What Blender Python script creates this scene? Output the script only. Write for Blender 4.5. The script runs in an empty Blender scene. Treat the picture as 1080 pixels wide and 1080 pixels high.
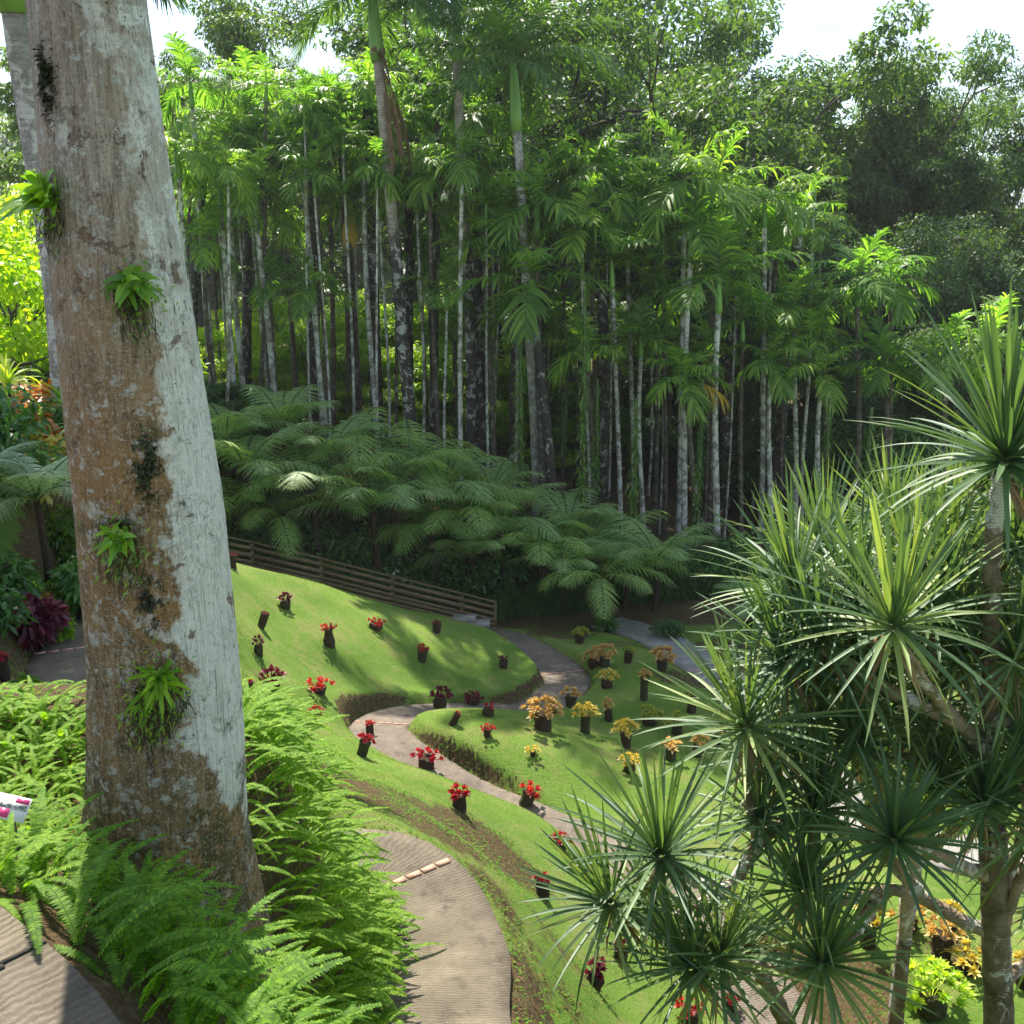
import bpy, math, random
import numpy as np
from mathutils import Vector, noise as mn
random.seed(7)
RS = np.random.RandomState(11)
R = math.radians
scene = bpy.context.scene
COL = scene.collection

# ------------------------------------------------------------------ camera
F = 1080.0
PITCH = R(14)
cp, sp_ = math.cos(PITCH), math.sin(PITCH)
cam_d = bpy.data.cameras.new('camera'); cam = bpy.data.objects.new('camera', cam_d); COL.objects.link(cam)
cam_d.sensor_width = 36; cam_d.angle = 2 * math.atan(540 / F); cam_d.clip_start = 0.05; cam_d.clip_end = 3000
cam.location = (0, 0, 0); cam.rotation_euler = (R(90) - PITCH, 0, 0)
scene.camera = cam

def ray(px, py):
    u = (px - 540) / F; v = (540 - py) / F
    return np.array([u, cp + v * sp_, -sp_ + v * cp])
def W(px, py, d):
    r = ray(px, py); return r * (d / r[1])
def depth(p):
    return p[1] * cp - p[2] * sp_

# ------------------------------------------------------------------ helpers
def nrm(a):
    return a / np.maximum(np.linalg.norm(a, axis=-1, keepdims=True), 1e-9)

class MB:
    """collects geometry for one mesh object"""
    def __init__(s): s.v = []; s.f = []; s.m = []; s.n = 0
    def add(s, v, f, m=0):
        v = np.asarray(v, float).reshape(-1, 3)
        f = [np.asarray(q) for q in f] if isinstance(f, list) else [np.asarray(f)]
        for q in f:
            if len(q) == 0: continue
            s.f.append(q + s.n); s.m.append(np.full(len(q), m, np.int32))
        s.v.append(v); s.n += len(v)
    def mesh(s, name, mats, smooth=True):
        me = bpy.data.meshes.new(name)
        v = np.concatenate(s.v) if s.v else np.zeros((0, 3))
        me.vertices.add(len(v)); me.vertices.foreach_set('co', v.astype(np.float32).ravel())
        loops = np.concatenate([q.ravel() for q in s.f]).astype(np.int32)
        tot = np.concatenate([np.full(len(q), q.shape[1]) for q in s.f]).astype(np.int32)
        start = np.concatenate([[0], np.cumsum(tot)[:-1]]).astype(np.int32)
        me.loops.add(len(loops)); me.loops.foreach_set('vertex_index', loops)
        me.polygons.add(len(tot)); me.polygons.foreach_set('loop_start', start); me.polygons.foreach_set('loop_total', tot)
        me.polygons.foreach_set('material_index', np.concatenate(s.m))
        if smooth: me.polygons.foreach_set('use_smooth', np.ones(len(tot), bool))
        for m in (mats if isinstance(mats, (list, tuple)) else [mats]): me.materials.append(m)
        me.update(); me.validate()
        return me

def link(name, me, parent=None, loc=None):
    o = bpy.data.objects.new(name, me); COL.objects.link(o)
    if parent is not None: o.parent = parent
    if loc is not None: o.location = loc
    return o
def tag(o, label=None, cat=None, group=None, kind=None):
    if label: o['label'] = label
    if cat: o['category'] = cat
    if group: o['group'] = group
    if kind: o['kind'] = kind
    return o
def empty(name, loc, label, cat, group=None, rot=(0, 0, 0)):
    o = bpy.data.objects.new(name, None); COL.objects.link(o)
    o.location = [float(t) for t in loc]; o.rotation_euler = rot; o.empty_display_size = .2
    return tag(o, label, cat, group)
def copy_tree(o, parent=None):
    c = o.copy(); COL.objects.link(c); c.parent = parent
    for ch in list(o.children): copy_tree(ch, c)
    return c

def blades(base, d, up, L, Wd, droop, nseg=2, prof=None, fold=0.0, side=None):
    """vectorised leaf strips; returns verts, quads"""
    base = np.asarray(base, float); N = len(base)
    d = nrm(np.broadcast_to(np.asarray(d, float), (N, 3))); up = np.broadcast_to(np.asarray(up, float), (N, 3))
    L = np.broadcast_to(np.asarray(L, float), (N,)); Wd = np.broadcast_to(np.asarray(Wd, float), (N,)); droop = np.broadcast_to(np.asarray(droop, float), (N,))
    if side is None: side = nrm(np.cross(d, up) + 1e-6)
    n = nrm(np.cross(side, d))
    if prof is None: prof = lambda t: np.sin(np.pi * min(1, .18 + .82 * t)) ** .7
    rows = []; k = 3 if fold else 2
    for i in range(nseg + 1):
        t = i / nseg
        c = base + d * (L * t)[:, None]; c[:, 2] -= droop * L * t * t
        # pull back so that drooped blades keep their length
        c -= d * (np.clip(droop, 0, 2) ** 2 * L * t ** 3 * .22)[:, None]
        hw = (Wd * .5 * max(prof(t), .03))[:, None]
        if k == 3:
            rows += [c - side * hw + n * hw * fold, c, c + side * hw + n * hw * fold]
        else: rows += [c - side * hw, c + side * hw]
    V = np.stack(rows, 1).reshape(-1, 3)          # N, rows, 3
    per = k * (nseg + 1); q = []
    for i in range(nseg):
        for j in range(k - 1):
            a = i * k + j; q.append([a, a + 1, a + k + 1, a + k])
    Q = (np.arange(N)[:, None, None] * per + np.array(q)[None]).reshape(-1, 4)
    return V, Q

def tube(pts, rad, ns=6, cap=True):
    P = np.asarray(pts, float); n = len(P); rad = np.broadcast_to(np.asarray(rad, float), (n,))
    T = nrm(np.gradient(P, axis=0))
    ref = np.array([1., 0, 0]) if abs(T[0][0]) < .8 else np.array([0, 1., 0])
    U = np.zeros_like(P); u = ref
    for i in range(n):
        u = u - T[i] * np.dot(u, T[i]); u = u / np.linalg.norm(u); U[i] = u
    Vv = np.cross(T, U)
    a = np.linspace(0, 2 * np.pi, ns, endpoint=False)
    V = P[:, None] + rad[:, None, None] * (np.cos(a)[None, :, None] * U[:, None] + np.sin(a)[None, :, None] * Vv[:, None])
    V = V.reshape(-1, 3)
    i = np.arange(n - 1)[:, None] * ns; j = np.arange(ns)[None]; j2 = (j + 1) % ns
    Q = np.stack([i + j, i + j2, i + ns + j2, i + ns + j], -1).reshape(-1, 4)
    fs = [Q]
    if cap: fs.append(np.array([[(n - 1) * ns + t for t in range(ns)]])); fs.append(np.array([[t for t in range(ns)][::-1]]))
    return V, fs

def box(mb, c, sx, sy, sz, ax=None, m=0):
    """box at c with half sizes along axes ax (3x3 rows)"""
    ax = np.eye(3) if ax is None else ax
    s = np.array([[i, j, k] for i in (-1, 1) for j in (-1, 1) for k in (-1, 1)]) * np.array([sx, sy, sz])
    v = s @ ax + np.asarray(c)
    f = np.array([[0, 1, 3, 2], [4, 6, 7, 5], [0, 4, 5, 1], [2, 3, 7, 6], [0, 2, 6, 4], [1, 5, 7, 3]])
    mb.add(v, f, m)

# ------------------------------------------------------------------ materials
def new_mat(name):
    m = bpy.data.materials.new(name); m.use_nodes = True
    nt = m.node_tree; nt.nodes.clear(); out = nt.nodes.new('ShaderNodeOutputMaterial')
    return m, nt, out
class G:
    """tiny node helper"""
    def __init__(s, nt): s.nt = nt
    def n(s, t, **kw):
        nd = s.nt.nodes.new('ShaderNode' + t)
        for k, v in kw.items():
            if k in nd.inputs: nd.inputs[k].default_value = v
            else: setattr(nd, k, v)
        return nd
    def l(s, a, b): s.nt.links.new(a, b)
    def ramp(s, fac, stops, interp='LINEAR'):
        r = s.n('ValToRGB'); r.color_ramp.interpolation = interp
        e = r.color_ramp.elements
        while len(e) < len(stops): e.new(.5)
        for x, (p, c) in zip(e, stops):
            x.position = p; x.color = (c, c, c, 1) if isinstance(c, (int, float)) else (*c, 1)
        s.l(fac, r.inputs[0]); return r.outputs[0]
    def noise(s, vec, scale, detail=4, rough=.55, dist=0):
        q = s.n('TexNoise'); q.inputs['Scale'].default_value = scale; q.inputs['Detail'].default_value = detail
        q.inputs['Roughness'].default_value = rough; q.inputs['Distortion'].default_value = dist
        if vec is not None: s.l(vec, q.inputs['Vector'])
        return q.outputs['Fac']
    def mix(s, fac, a, b, mode='MIX'):
        q = s.n('Mix', data_type='RGBA', blend_type=mode)
        for i, x in ((0, fac), (6, a), (7, b)):
            if hasattr(x, 'is_linked') or hasattr(x, 'links'): s.l(x, q.inputs[i])
            elif i == 0: q.inputs[0].default_value = x
            else: q.inputs[i].default_value = (*x, 1)
        return q.outputs[2]
    def math(s, op, a, b=None, clamp=False):
        q = s.n('Math', operation=op, use_clamp=clamp)
        for i, x in ((0, a), (1, b)):
            if x is None: continue
            if isinstance(x, (int, float)): q.inputs[i].default_value = x
            else: s.l(x, q.inputs[i])
        return q.outputs[0]
    def mapping(s, vec, scale):
        q = s.n('Mapping'); q.inputs['Scale'].default_value = scale; s.l(vec, q.inputs['Vector']); return q.outputs[0]
    def bump(s, h, strength, dist):
        q = s.n('Bump'); q.inputs['Strength'].default_value = strength; q.inputs['Distance'].default_value = dist
        s.l(h, q.inputs['Height']); return q.outputs[0]

def leaf_mat(name, c1, c2, c3=None, trans=.35, rough=.42, spec=.5, tcol=None, patch=1.5):
    """c1..c2 by leaf, with larger clump variation; translucent"""
    m, nt, out = new_mat(name); g = G(nt)
    geo = g.n('NewGeometry'); tc = g.n('TexCoord'); oi = g.n('ObjectInfo')
    rnd = geo.outputs['Random Per Island']
    big = g.noise(tc.outputs['Object'], patch, 2)
    f = g.math('ADD', g.math('MULTIPLY', rnd, .6), g.math('MULTIPLY', big, .5))
    f = g.math('ADD', f, g.math('MULTIPLY', g.math('SUBTRACT', oi.outputs['Random'], .5), .3))
    st = [(.25, c1), (.8, c2)]
    if c3 is not None: st = [(.2, c1), (.62, c2), (.98, c3)]
    col = g.ramp(f, st)
    p = g.n('BsdfPrincipled'); g.l(col, p.inputs['Base Color']); p.inputs['Roughness'].default_value = rough
    p.inputs['Specular IOR Level'].default_value = spec
    t = g.n('BsdfTranslucent')
    tint = tcol or (1.9, 2.0, .45)
    g.l(g.mix(1.0, col, tint, 'MULTIPLY'), t.inputs['Color'])
    ms = g.n('MixShader'); ms.inputs[0].default_value = trans
    g.l(p.outputs[0], ms.inputs[1]); g.l(t.outputs[0], ms.inputs[2]); g.l(ms.outputs[0], out.inputs[0])
    return m

def simple_mat(name, stops, scale=8, rough=.8, bump=.3, bscale=30, stretch=(1, 1, 1), spec=.3, bdist=.02):
    m, nt, out = new_mat(name); g = G(nt); tc = g.n('TexCoord')
    v = g.mapping(tc.outputs['Object'], stretch)
    col = g.ramp(g.noise(v, scale, 6, .65), stops)
    p = g.n('BsdfPrincipled'); g.l(col, p.inputs['Base Color']); p.inputs['Roughness'].default_value = rough
    p.inputs['Specular IOR Level'].default_value = spec
    g.l(g.bump(g.noise(v, bscale, 6, .7), bump, bdist), p.inputs['Normal']); g.l(p.outputs[0], out.inputs[0])
    return m

M = {}
M['palm'] = leaf_mat('palm_leaf', (.07, .15, .03), (.16, .28, .05), (.36, .44, .08), trans=.5, rough=.5, spec=.35, tcol=(1.65, 1.95, .6))
M['palm_dark'] = leaf_mat('royal_palm_leaf', (.04, .095, .03), (.08, .16, .045), (.14, .23, .06), trans=.4, spec=.3, rough=.5)
M['palm_dead'] = leaf_mat('dead_frond', (.10, .055, .03), (.22, .13, .07), trans=.15, tcol=(1.3, 1, .7), rough=.8)
M['palm_gold'] = leaf_mat('yellow_frond', (.45, .30, .02), (.6, .42, .04), trans=.4, tcol=(1.4, 1.2, .4))
M['tfern'] = leaf_mat('tree_fern_leaf', (.11, .20, .045), (.22, .34, .085), (.40, .52, .17), trans=.42, rough=.5, spec=.4, patch=1.1)
M['tfern_light'] = leaf_mat('light_tree_fern_leaf', (.16, .26, .10), (.28, .40, .16), (.46, .56, .28), trans=.42, rough=.5, spec=.4, patch=1.1)
M['tfern_pale'] = leaf_mat('pale_tree_fern_leaf', (.22, .30, .20), (.34, .42, .30), (.48, .54, .42), trans=.4, rough=.35)
M['fern'] = leaf_mat('sword_fern_leaf', (.075, .165, .014), (.165, .30, .025), (.34, .46, .05), trans=.48, rough=.65, spec=.2, patch=2.5)
M['fern_shaded'] = leaf_mat('shade_painted_fern_leaf', (.065, .15, .015), (.14, .27, .022), (.28, .40, .045), trans=.48, rough=.65, spec=.2, patch=2.5)  # darker copy of the sword fern leaf, the trunk's shadow put into its colour
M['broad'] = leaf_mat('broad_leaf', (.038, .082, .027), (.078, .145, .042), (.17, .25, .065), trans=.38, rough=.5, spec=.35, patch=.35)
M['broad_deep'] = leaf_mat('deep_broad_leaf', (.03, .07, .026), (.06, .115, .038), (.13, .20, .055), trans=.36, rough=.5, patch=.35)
M['broad_sunlit'] = leaf_mat('sun_painted_leaf', (.14, .25, .02), (.30, .44, .03), (.50, .56, .05), trans=.5, rough=.5, patch=.6)  # very bright leaf colour, sunlight painted in
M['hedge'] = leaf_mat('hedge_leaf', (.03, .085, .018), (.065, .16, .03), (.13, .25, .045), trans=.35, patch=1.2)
M['pand'] = leaf_mat('screw_pine_leaf', (.055, .11, .05), (.115, .185, .078), (.30, .36, .11), trans=.30, rough=.5, spec=.4, patch=1.1, tcol=(1.9, 1.9, .6))
M['pand_dry'] = leaf_mat('dry_leaf', (.16, .10, .05), (.34, .24, .10), trans=.2, rough=.7, tcol=(1.2, 1, .6))
M['red'] = leaf_mat('red_bromeliad_leaf', (.16, .008, .018), (.36, .016, .03), (.5, .05, .04), trans=.35, tcol=(1.7, .7, .6), patch=9)
M['coral'] = leaf_mat('coral_bromeliad_leaf', (.26, .02, .022), (.44, .035, .035), (.55, .10, .06), trans=.35, tcol=(1.6, .8, .6), patch=9)
M['plum'] = leaf_mat('plum_bromeliad_leaf', (.05, .008, .02), (.13, .012, .035), (.26, .02, .05), trans=.3, tcol=(1.7, .8, .8), patch=9)
M['gold'] = leaf_mat('yellow_bromeliad_leaf', (.40, .32, .05), (.60, .50, .09), (.68, .62, .22), trans=.35, tcol=(1.4, 1.2, .5), patch=9)
M['peach'] = leaf_mat('peach_bromeliad_leaf', (.46, .27, .11), (.62, .46, .16), (.68, .60, .22), trans=.35, tcol=(1.4, 1.1, .6), patch=9)
M['olive'] = leaf_mat('olive_bromeliad_leaf', (.12, .20, .03), (.28, .32, .05), (.48, .38, .08), trans=.35, patch=9)
M['limeb'] = leaf_mat('lime_bromeliad_leaf', (.22, .38, .04), (.48, .56, .08), (.62, .60, .16), trans=.4, patch=6)
M['croton'] = leaf_mat('croton_leaf', (.25, .05, .015), (.50, .16, .02), (.45, .30, .03), trans=.3, tcol=(1.5, 1, .4), patch=4)
M['white_flower'] = leaf_mat('white_petal', (.6, .58, .52), (.75, .73, .7), trans=.3, tcol=(1, 1, 1))
M['epi'] = leaf_mat('epiphyte_leaf', (.07, .17, .02), (.17, .32, .03), (.36, .46, .05), trans=.4, patch=20)
M['vine'] = leaf_mat('vine_leaf', (.05, .11, .02), (.10, .19, .03), (.22, .32, .05), trans=.4, patch=2)
M['grassblade'] = leaf_mat('grass_blade', (.10, .17, .03), (.18, .27, .045), (.30, .36, .08), trans=.35, rough=.6, patch=1)
M['weed'] = leaf_mat('weed_leaf', (.04, .10, .012), (.09, .18, .02), (.18, .26, .04), trans=.3, rough=.8, spec=.1, patch=2)
M['litter'] = leaf_mat('litter_leaf', (.05, .03, .015), (.13, .08, .04), (.22, .15, .08), trans=.1, rough=.9, spec=.1, patch=5, tcol=(1, .9, .7))
M['stem'] = simple_mat('green_stem', [(.3, (.05, .09, .02)), (.7, (.10, .15, .03))], 10, .6)
M['shaft'] = simple_mat('crown_shaft', [(.3, (.10, .23, .04)), (.7, (.19, .34, .07))], 3, .35, .1, 20, (1, 1, .3))
M['branch'] = simple_mat('tree_bark', [(.3, (.03, .025, .02)), (.6, (.09, .08, .065)), (.8, (.2, .19, .17))], 3, .9, .5, 9)
M['fern_trunk'] = simple_mat('tree_fern_trunk', [(.3, (.02, .012, .008)), (.7, (.07, .045, .025))], 20, .95, .8, 40)
M['log'] = simple_mat('fern_fibre_log', [(.32, (.018, .013, .009)), (.5, (.065, .043, .028)), (.7, (.18, .125, .08))], 26, .95, 1, 60, (1, 1, .22), .2, .03)
M['log_moss'] = simple_mat('mossy_fibre_log', [(.32, (.02, .02, .011)), (.5, (.07, .07, .032)), (.7, (.17, .15, .085))], 22, .95, 1, 60, (1, 1, .3), .2, .03)
M['wood'] = simple_mat('fence_wood', [(.25, (.10, .065, .032)), (.6, (.21, .145, .075)), (.85, (.30, .23, .13))], 5, .8, .4, 30, (.35, .35, 5))
M['stone'] = simple_mat('step_stone', [(.3, (.14, .13, .11)), (.7, (.28, .26, .23))], 6, .85, .4, 40)
M['brick'] = simple_mat('brick_strip', [(.3, (.42, .20, .13)), (.7, (.60, .36, .26))], 12, .8, .3, 60)

def bark_mat(name, base, dark, pale, rings=8.0, lichen=.5, ringamt=.35, top=None):
    m, nt, out = new_mat(name); g = G(nt); tc = g.n('TexCoord'); v = tc.outputs['Object']
    oi = g.n('ObjectInfo')
    vv = g.n('VectorMath', operation='ADD'); g.l(v, vv.inputs[0]); 
    cmb = g.n('CombineXYZ'); g.l(g.math('MULTIPLY', oi.outputs['Random'], 37.0), cmb.inputs[2]); g.l(cmb.outputs[0], vv.inputs[1]); v = vv.outputs[0]
    w = g.n('TexWave', bands_direction='Z'); g.l(v, w.inputs['Vector']); w.inputs['Scale'].default_value = rings
    w.inputs['Distortion'].default_value = 1.2; w.inputs['Detail'].default_value = 2
    col = g.ramp(g.noise(v, 5, 5, .7), [(.35, dark), (.65, base)])
    pat = g.ramp(g.noise(v, 3.3, 6, .75, .6), [(lichen - .03, 0.), (lichen + .03, 1.)])
    col = g.mix(pat, col, pale)
    if top:
        sz = g.n('SeparateXYZ'); g.l(tc.outputs['Object'], sz.inputs[0])
        hz = g.math('ADD', sz.outputs[2], g.math('MULTIPLY', g.noise(v, 1.2, 5, .7), 2.0)); hz = g.math('MULTIPLY', g.math('SUBTRACT', hz, top), .8, True)
        col = g.mix(hz, col, g.ramp(g.noise(v, 2, 5, .7), [(.4, (.22, .18, .14)), (.6, (.42, .37, .31))]))
    col = g.mix(ringamt, col, g.ramp(w.outputs['Fac'], [(.0, .25), (.25, 1.)]), 'MULTIPLY')
    p = g.n('BsdfPrincipled'); g.l(col, p.inputs['Base Color']); p.inputs['Roughness'].default_value = .85
    p.inputs['Specular IOR Level'].default_value = .25
    g.l(g.bump(w.outputs['Fac'], .3, .01), p.inputs['Normal']); g.l(p.outputs[0], out.inputs[0])
    return m
M['bark_pale'] = bark_mat('pale_palm_bark', (.34, .32, .28), (.13, .12, .09), (.58, .57, .53), 9, .5)
M['bark_mid'] = bark_mat('brown_palm_bark', (.16, .13, .10), (.05, .04, .03), (.34, .32, .28), 9, .6)
M['bark_dark'] = bark_mat('dark_palm_bark', (.075, .062, .05), (.028, .024, .02), (.34, .33, .31), 7, .57)
M['bark_two'] = bark_mat('two_tone_royal_bark', (.08, .068, .058), (.03, .026, .022), (.40, .39, .37), 4, .55, .35, top=9.2)
M['bark_royal'] = bark_mat('grey_royal_bark', (.33, .30, .27), (.18, .16, .14), (.48, .46, .43), 4, .52, .25)
M['bark_pand'] = bark_mat('screw_pine_bark', (.22, .17, .11), (.07, .05, .03), (.48, .46, .42), 14, .57, .4)
M['bark_pandb'] = bark_mat('screw_pine_branch_bark', (.36, .27, .18), (.16, .11, .07), (.60, .58, .54), 14, .55, .3)

# big trunk bark: fluted, lichen patched, one bleached flank
def big_bark():
    m, nt, out = new_mat('lichen_bark'); g = G(nt); tc = g.n('TexCoord'); v = tc.outputs['Object']
    sep = g.n('SeparateXYZ'); g.l(v, sep.inputs[0]); X = sep.outputs[0]; Z = sep.outputs[2]
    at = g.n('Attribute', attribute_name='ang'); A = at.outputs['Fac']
    fib = g.noise(g.mapping(v, (1, 1, .055)), 60, 5, .7, .25)
    fine = g.noise(g.mapping(v, (1, 1, .28)), 190, 3, .7)
    col = g.ramp(fib, [(.32, (.06, .034, .015)), (.5, (.20, .125, .06)), (.72, (.36, .25, .135))])
    # warm stains
    col = g.mix(g.ramp(g.noise(v, 3.2, 4, .6), [(.44, 0.), (.60, .8)]), col, (.30, .17, .06))
    # pinkish grey upper bark
    hi = g.ramp(Z, [(0, 0.), (1, 1.)])
    zz = g.n('MapRange'); g.l(Z, zz.inputs['Value']); zz.inputs['From Min'].default_value = 1.55; zz.inputs['From Max'].default_value = 2.6
    up = zz.outputs[0]
    col = g.mix(g.math('MULTIPLY', up, .65), col, g.ramp(fib, [(.3, (.24, .19, .145)), (.65, (.52, .465, .39))]))
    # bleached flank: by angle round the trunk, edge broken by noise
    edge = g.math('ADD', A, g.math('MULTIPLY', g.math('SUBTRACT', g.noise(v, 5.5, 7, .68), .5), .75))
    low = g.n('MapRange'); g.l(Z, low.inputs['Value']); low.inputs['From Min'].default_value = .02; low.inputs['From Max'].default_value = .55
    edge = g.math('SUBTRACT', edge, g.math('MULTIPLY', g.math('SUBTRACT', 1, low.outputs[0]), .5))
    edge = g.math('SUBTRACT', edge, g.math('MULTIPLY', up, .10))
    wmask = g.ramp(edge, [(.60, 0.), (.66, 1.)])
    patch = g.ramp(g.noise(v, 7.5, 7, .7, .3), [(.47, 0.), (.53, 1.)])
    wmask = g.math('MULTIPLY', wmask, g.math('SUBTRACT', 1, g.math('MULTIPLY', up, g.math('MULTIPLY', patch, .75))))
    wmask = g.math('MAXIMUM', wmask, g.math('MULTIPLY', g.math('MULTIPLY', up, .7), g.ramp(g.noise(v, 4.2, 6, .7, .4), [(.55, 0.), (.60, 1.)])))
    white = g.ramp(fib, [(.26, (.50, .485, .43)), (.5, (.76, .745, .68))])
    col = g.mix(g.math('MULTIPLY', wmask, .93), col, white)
    # round lichen plates
    vo = g.n('TexVoronoi', feature='SMOOTH_F1'); vo.inputs['Scale'].default_value = 23; vo.inputs['Smoothness'].default_value = .15
    wv = g.n('Mix', data_type='VECTOR'); nz = g.n('TexNoise'); nz.inputs['Scale'].default_value = 22; g.l(v, nz.inputs['Vector'])
    wv.inputs[0].default_value = .07; g.l(v, wv.inputs[4]); g.l(nz.outputs['Color'], wv.inputs[5]); g.l(wv.outputs[1], vo.inputs['Vector'])
    spots = g.math('MULTIPLY', g.ramp(vo.outputs['Distance'], [(.30, 1.), (.36, 0.)]), g.ramp(g.noise(v, 4.5, 3), [(.44, 0.), (.52, 1.)]))
    vs = g.noise(v, 30, 5, .7); 
    spots = g.math('MAXIMUM', spots, g.ramp(vs, [(.60, 0.), (.63, 1.)]))
    spots = g.math('MAXIMUM', spots, g.ramp(g.noise(v, 11, 6, .72), [(.575, 0.), (.60, 1.)]))
    pc = g.ramp(g.noise(v, 40, 3), [(.3, (.44, .43, .36)), (.7, (.64, .63, .57))])
    spots = g.math('MULTIPLY', spots, g.ramp(g.noise(v, 55, 5, .75), [(.40, .15), (.56, 1.)])); col = g.mix(g.math('MULTIPLY', spots, .8), col, pc)
    # dark holes and flaked patches
    fl = g.ramp(g.noise(v, 8.5, 7, .7, .4), [(.60, 0.), (.625, 1.)])
    col = g.mix(g.math('MULTIPLY', fl, .85), col, (.16, .095, .055))
    dk = g.ramp(g.noise(v, 26, 6, .75, .2), [(.655, 0.), (.68, 1.)])
    col = g.mix(dk, col, (.028, .022, .015))
    # moss at foot and in streak
    ms = g.noise(v, 7, 6, .72)
    foot = g.n('MapRange'); g.l(Z, foot.inputs['Value']); foot.inputs['From Min'].default_value = .9; foot.inputs['From Max'].default_value = 0.
    mm = g.ramp(g.math('ADD', ms, g.math('MULTIPLY', foot.outputs[0], .17)), [(.60, 0.), (.70, .85)])
    col = g.mix(mm, col, g.ramp(g.noise(v, 60, 4), [(.3, (.03, .026, .012)), (.7, (.085, .085, .022))]))
    crk = g.n('TexVoronoi', feature='DISTANCE_TO_EDGE'); crk.inputs['Scale'].default_value = 3.2
    wv2 = g.n('Mix', data_type='VECTOR'); wv2.inputs[0].default_value = .10; g.l(g.mapping(v, (1, 1, .18)), wv2.inputs[4]); g.l(nz.outputs['Color'], wv2.inputs[5]); g.l(wv2.outputs[1], crk.inputs['Vector'])
    col = g.mix(g.ramp(crk.outputs['Distance'], [(.0, .45), (.006, 0.)]), col, (.05, .035, .02))
    vert = g.noise(g.mapping(v, (1, 1, .035)), 150, 4, .75, .5)
    col = g.mix(g.ramp(vert, [(.34, .75), (.43, 0.)]), col, (.06, .045, .03))
    fs = g.noise(v, 95, 4, .8)
    col = g.mix(g.ramp(fs, [(.56, 0.), (.60, .55)]), col, (.50, .47, .40))
    col = g.mix(g.ramp(fs, [(.36, .6), (.41, 0.)]), col, (.05, .038, .024))
    h = g.math('ADD', g.math('ADD', fib, vert), g.math('MULTIPLY', g.math('ADD', fine, fs), .4)); h = g.math('ADD', h, g.math('MULTIPLY', spots, .25)); h = g.math('SUBTRACT', h, g.math('MULTIPLY', fl, .3))
    p = g.n('BsdfPrincipled'); g.l(col, p.inputs['Base Color']); p.inputs['Roughness'].default_value = .85; p.inputs['Specular IOR Level'].default_value = .25
    g.l(g.bump(h, .9, .012), p.inputs['Normal']); g.l(p.outputs[0], out.inputs[0])
    return m
M['big_bark'] = big_bark()

def ground_mat():
    m, nt, out = new_mat('lawn_and_soil'); g = G(nt); tc = g.n('TexCoord'); v = tc.outputs['Object']
    at = g.n('Attribute', attribute_name='soil').outputs['Fac']
    shade = g.noise(v, .55, 4, .6); med = g.noise(v, 4.5, 5, .65); fine = g.noise(v, 75, 4, .75)
    gr = g.ramp(g.math('ADD', g.math('MULTIPLY', shade, .5), g.math('MULTIPLY', fine, .5)), [(.33, (.075, .145, .022)), (.5, (.145, .245, .036)), (.68, (.25, .355, .065))])
    dry = g.ramp(g.math('ADD', g.math('MULTIPLY', med, .6), g.math('MULTIPLY', g.noise(v, 1.1, 3), .5)), [(.53, 0.), (.68, .75)])
    gr = g.mix(dry, gr, g.ramp(fine, [(.3, (.17, .17, .05)), (.7, (.32, .30, .12))]))
    so = g.ramp(g.noise(v, 22, 6, .75), [(.3, (.035, .022, .012)), (.5, (.11, .068, .035)), (.7, (.23, .155, .085))])
    weeds = g.ramp(g.noise(v, 14, 6, .75), [(.53, 0.), (.6, .8)])
    so = g.mix(weeds, so, g.ramp(fine, [(.35, (.045, .075, .014)), (.65, (.12, .17, .04))]))
    k = g.math('ADD', at, g.math('MULTIPLY', g.math('SUBTRACT', g.noise(v, 5, 6, .7), .5), .9))
    k = g.ramp(k, [(.42, 0.), (.6, 1.)])
    col = g.mix(k, gr, so)
    p = g.n('BsdfPrincipled'); g.l(col, p.inputs['Base Color']); p.inputs['Roughness'].default_value = .95; p.inputs['Specular IOR Level'].default_value = .15
    hh = g.math('ADD', fine, g.math('MULTIPLY', g.noise(v, 18, 5, .7), 1.2))
    g.l(g.bump(hh, .8, .05), p.inputs['Normal']); g.l(p.outputs[0], out.inputs[0])
    return m
M['ground'] = ground_mat()

def concrete_mat(name, c1, c2, c3, groove, gscale, gd=.006, agg=0.):
    m, nt, out = new_mat(name); g = G(nt); tc = g.n('TexCoord'); v = tc.outputs['Object']; uv = tc.outputs['UV']
    col = g.ramp(g.noise(v, 2.2, 6, .7), [(.3, c1), (.55, c2), (.75, c3)])
    speck = g.noise(v, 130, 3, .8)
    col = g.mix(.5 + agg * .4, col, g.ramp(speck, [(.3, .45), (.6, 1.25)]), 'MULTIPLY')
    st = g.ramp(g.noise(v, 6, 6, .7), [(.52, 0.), (.7, .7)])
    col = g.mix(st, col, tuple(x * .45 for x in c1))
    w = g.n('TexWave', bands_direction='Y', wave_profile='SIN'); g.l(uv, w.inputs['Vector']); w.inputs['Scale'].default_value = gscale
    w.inputs['Distortion'].default_value = 7; w.inputs['Detail'].default_value = 3; w.inputs['Detail Scale'].default_value = .9; w.inputs['Detail Roughness'].default_value = .55
    if groove: col = g.mix(groove, col, g.ramp(w.outputs['Fac'], [(.1, .35), (.5, 1.)]), 'MULTIPLY')
    p = g.n('BsdfPrincipled'); g.l(col, p.inputs['Base Color']); p.inputs['Roughness'].default_value = .85; p.inputs['Specular IOR Level'].default_value = .3
    h = g.math('ADD', g.math('MULTIPLY', w.outputs['Fac'], 1. if groove else .0), g.math('MULTIPLY', speck, .35))
    g.l(g.bump(h, .9, gd), p.inputs['Normal']); g.l(p.outputs[0], out.inputs[0])
    return m
M['conc_near'] = concrete_mat('grooved_concrete', (.095, .076, .052), (.15, .12, .083), (.22, .18, .128), .3, 13, .003)
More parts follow.
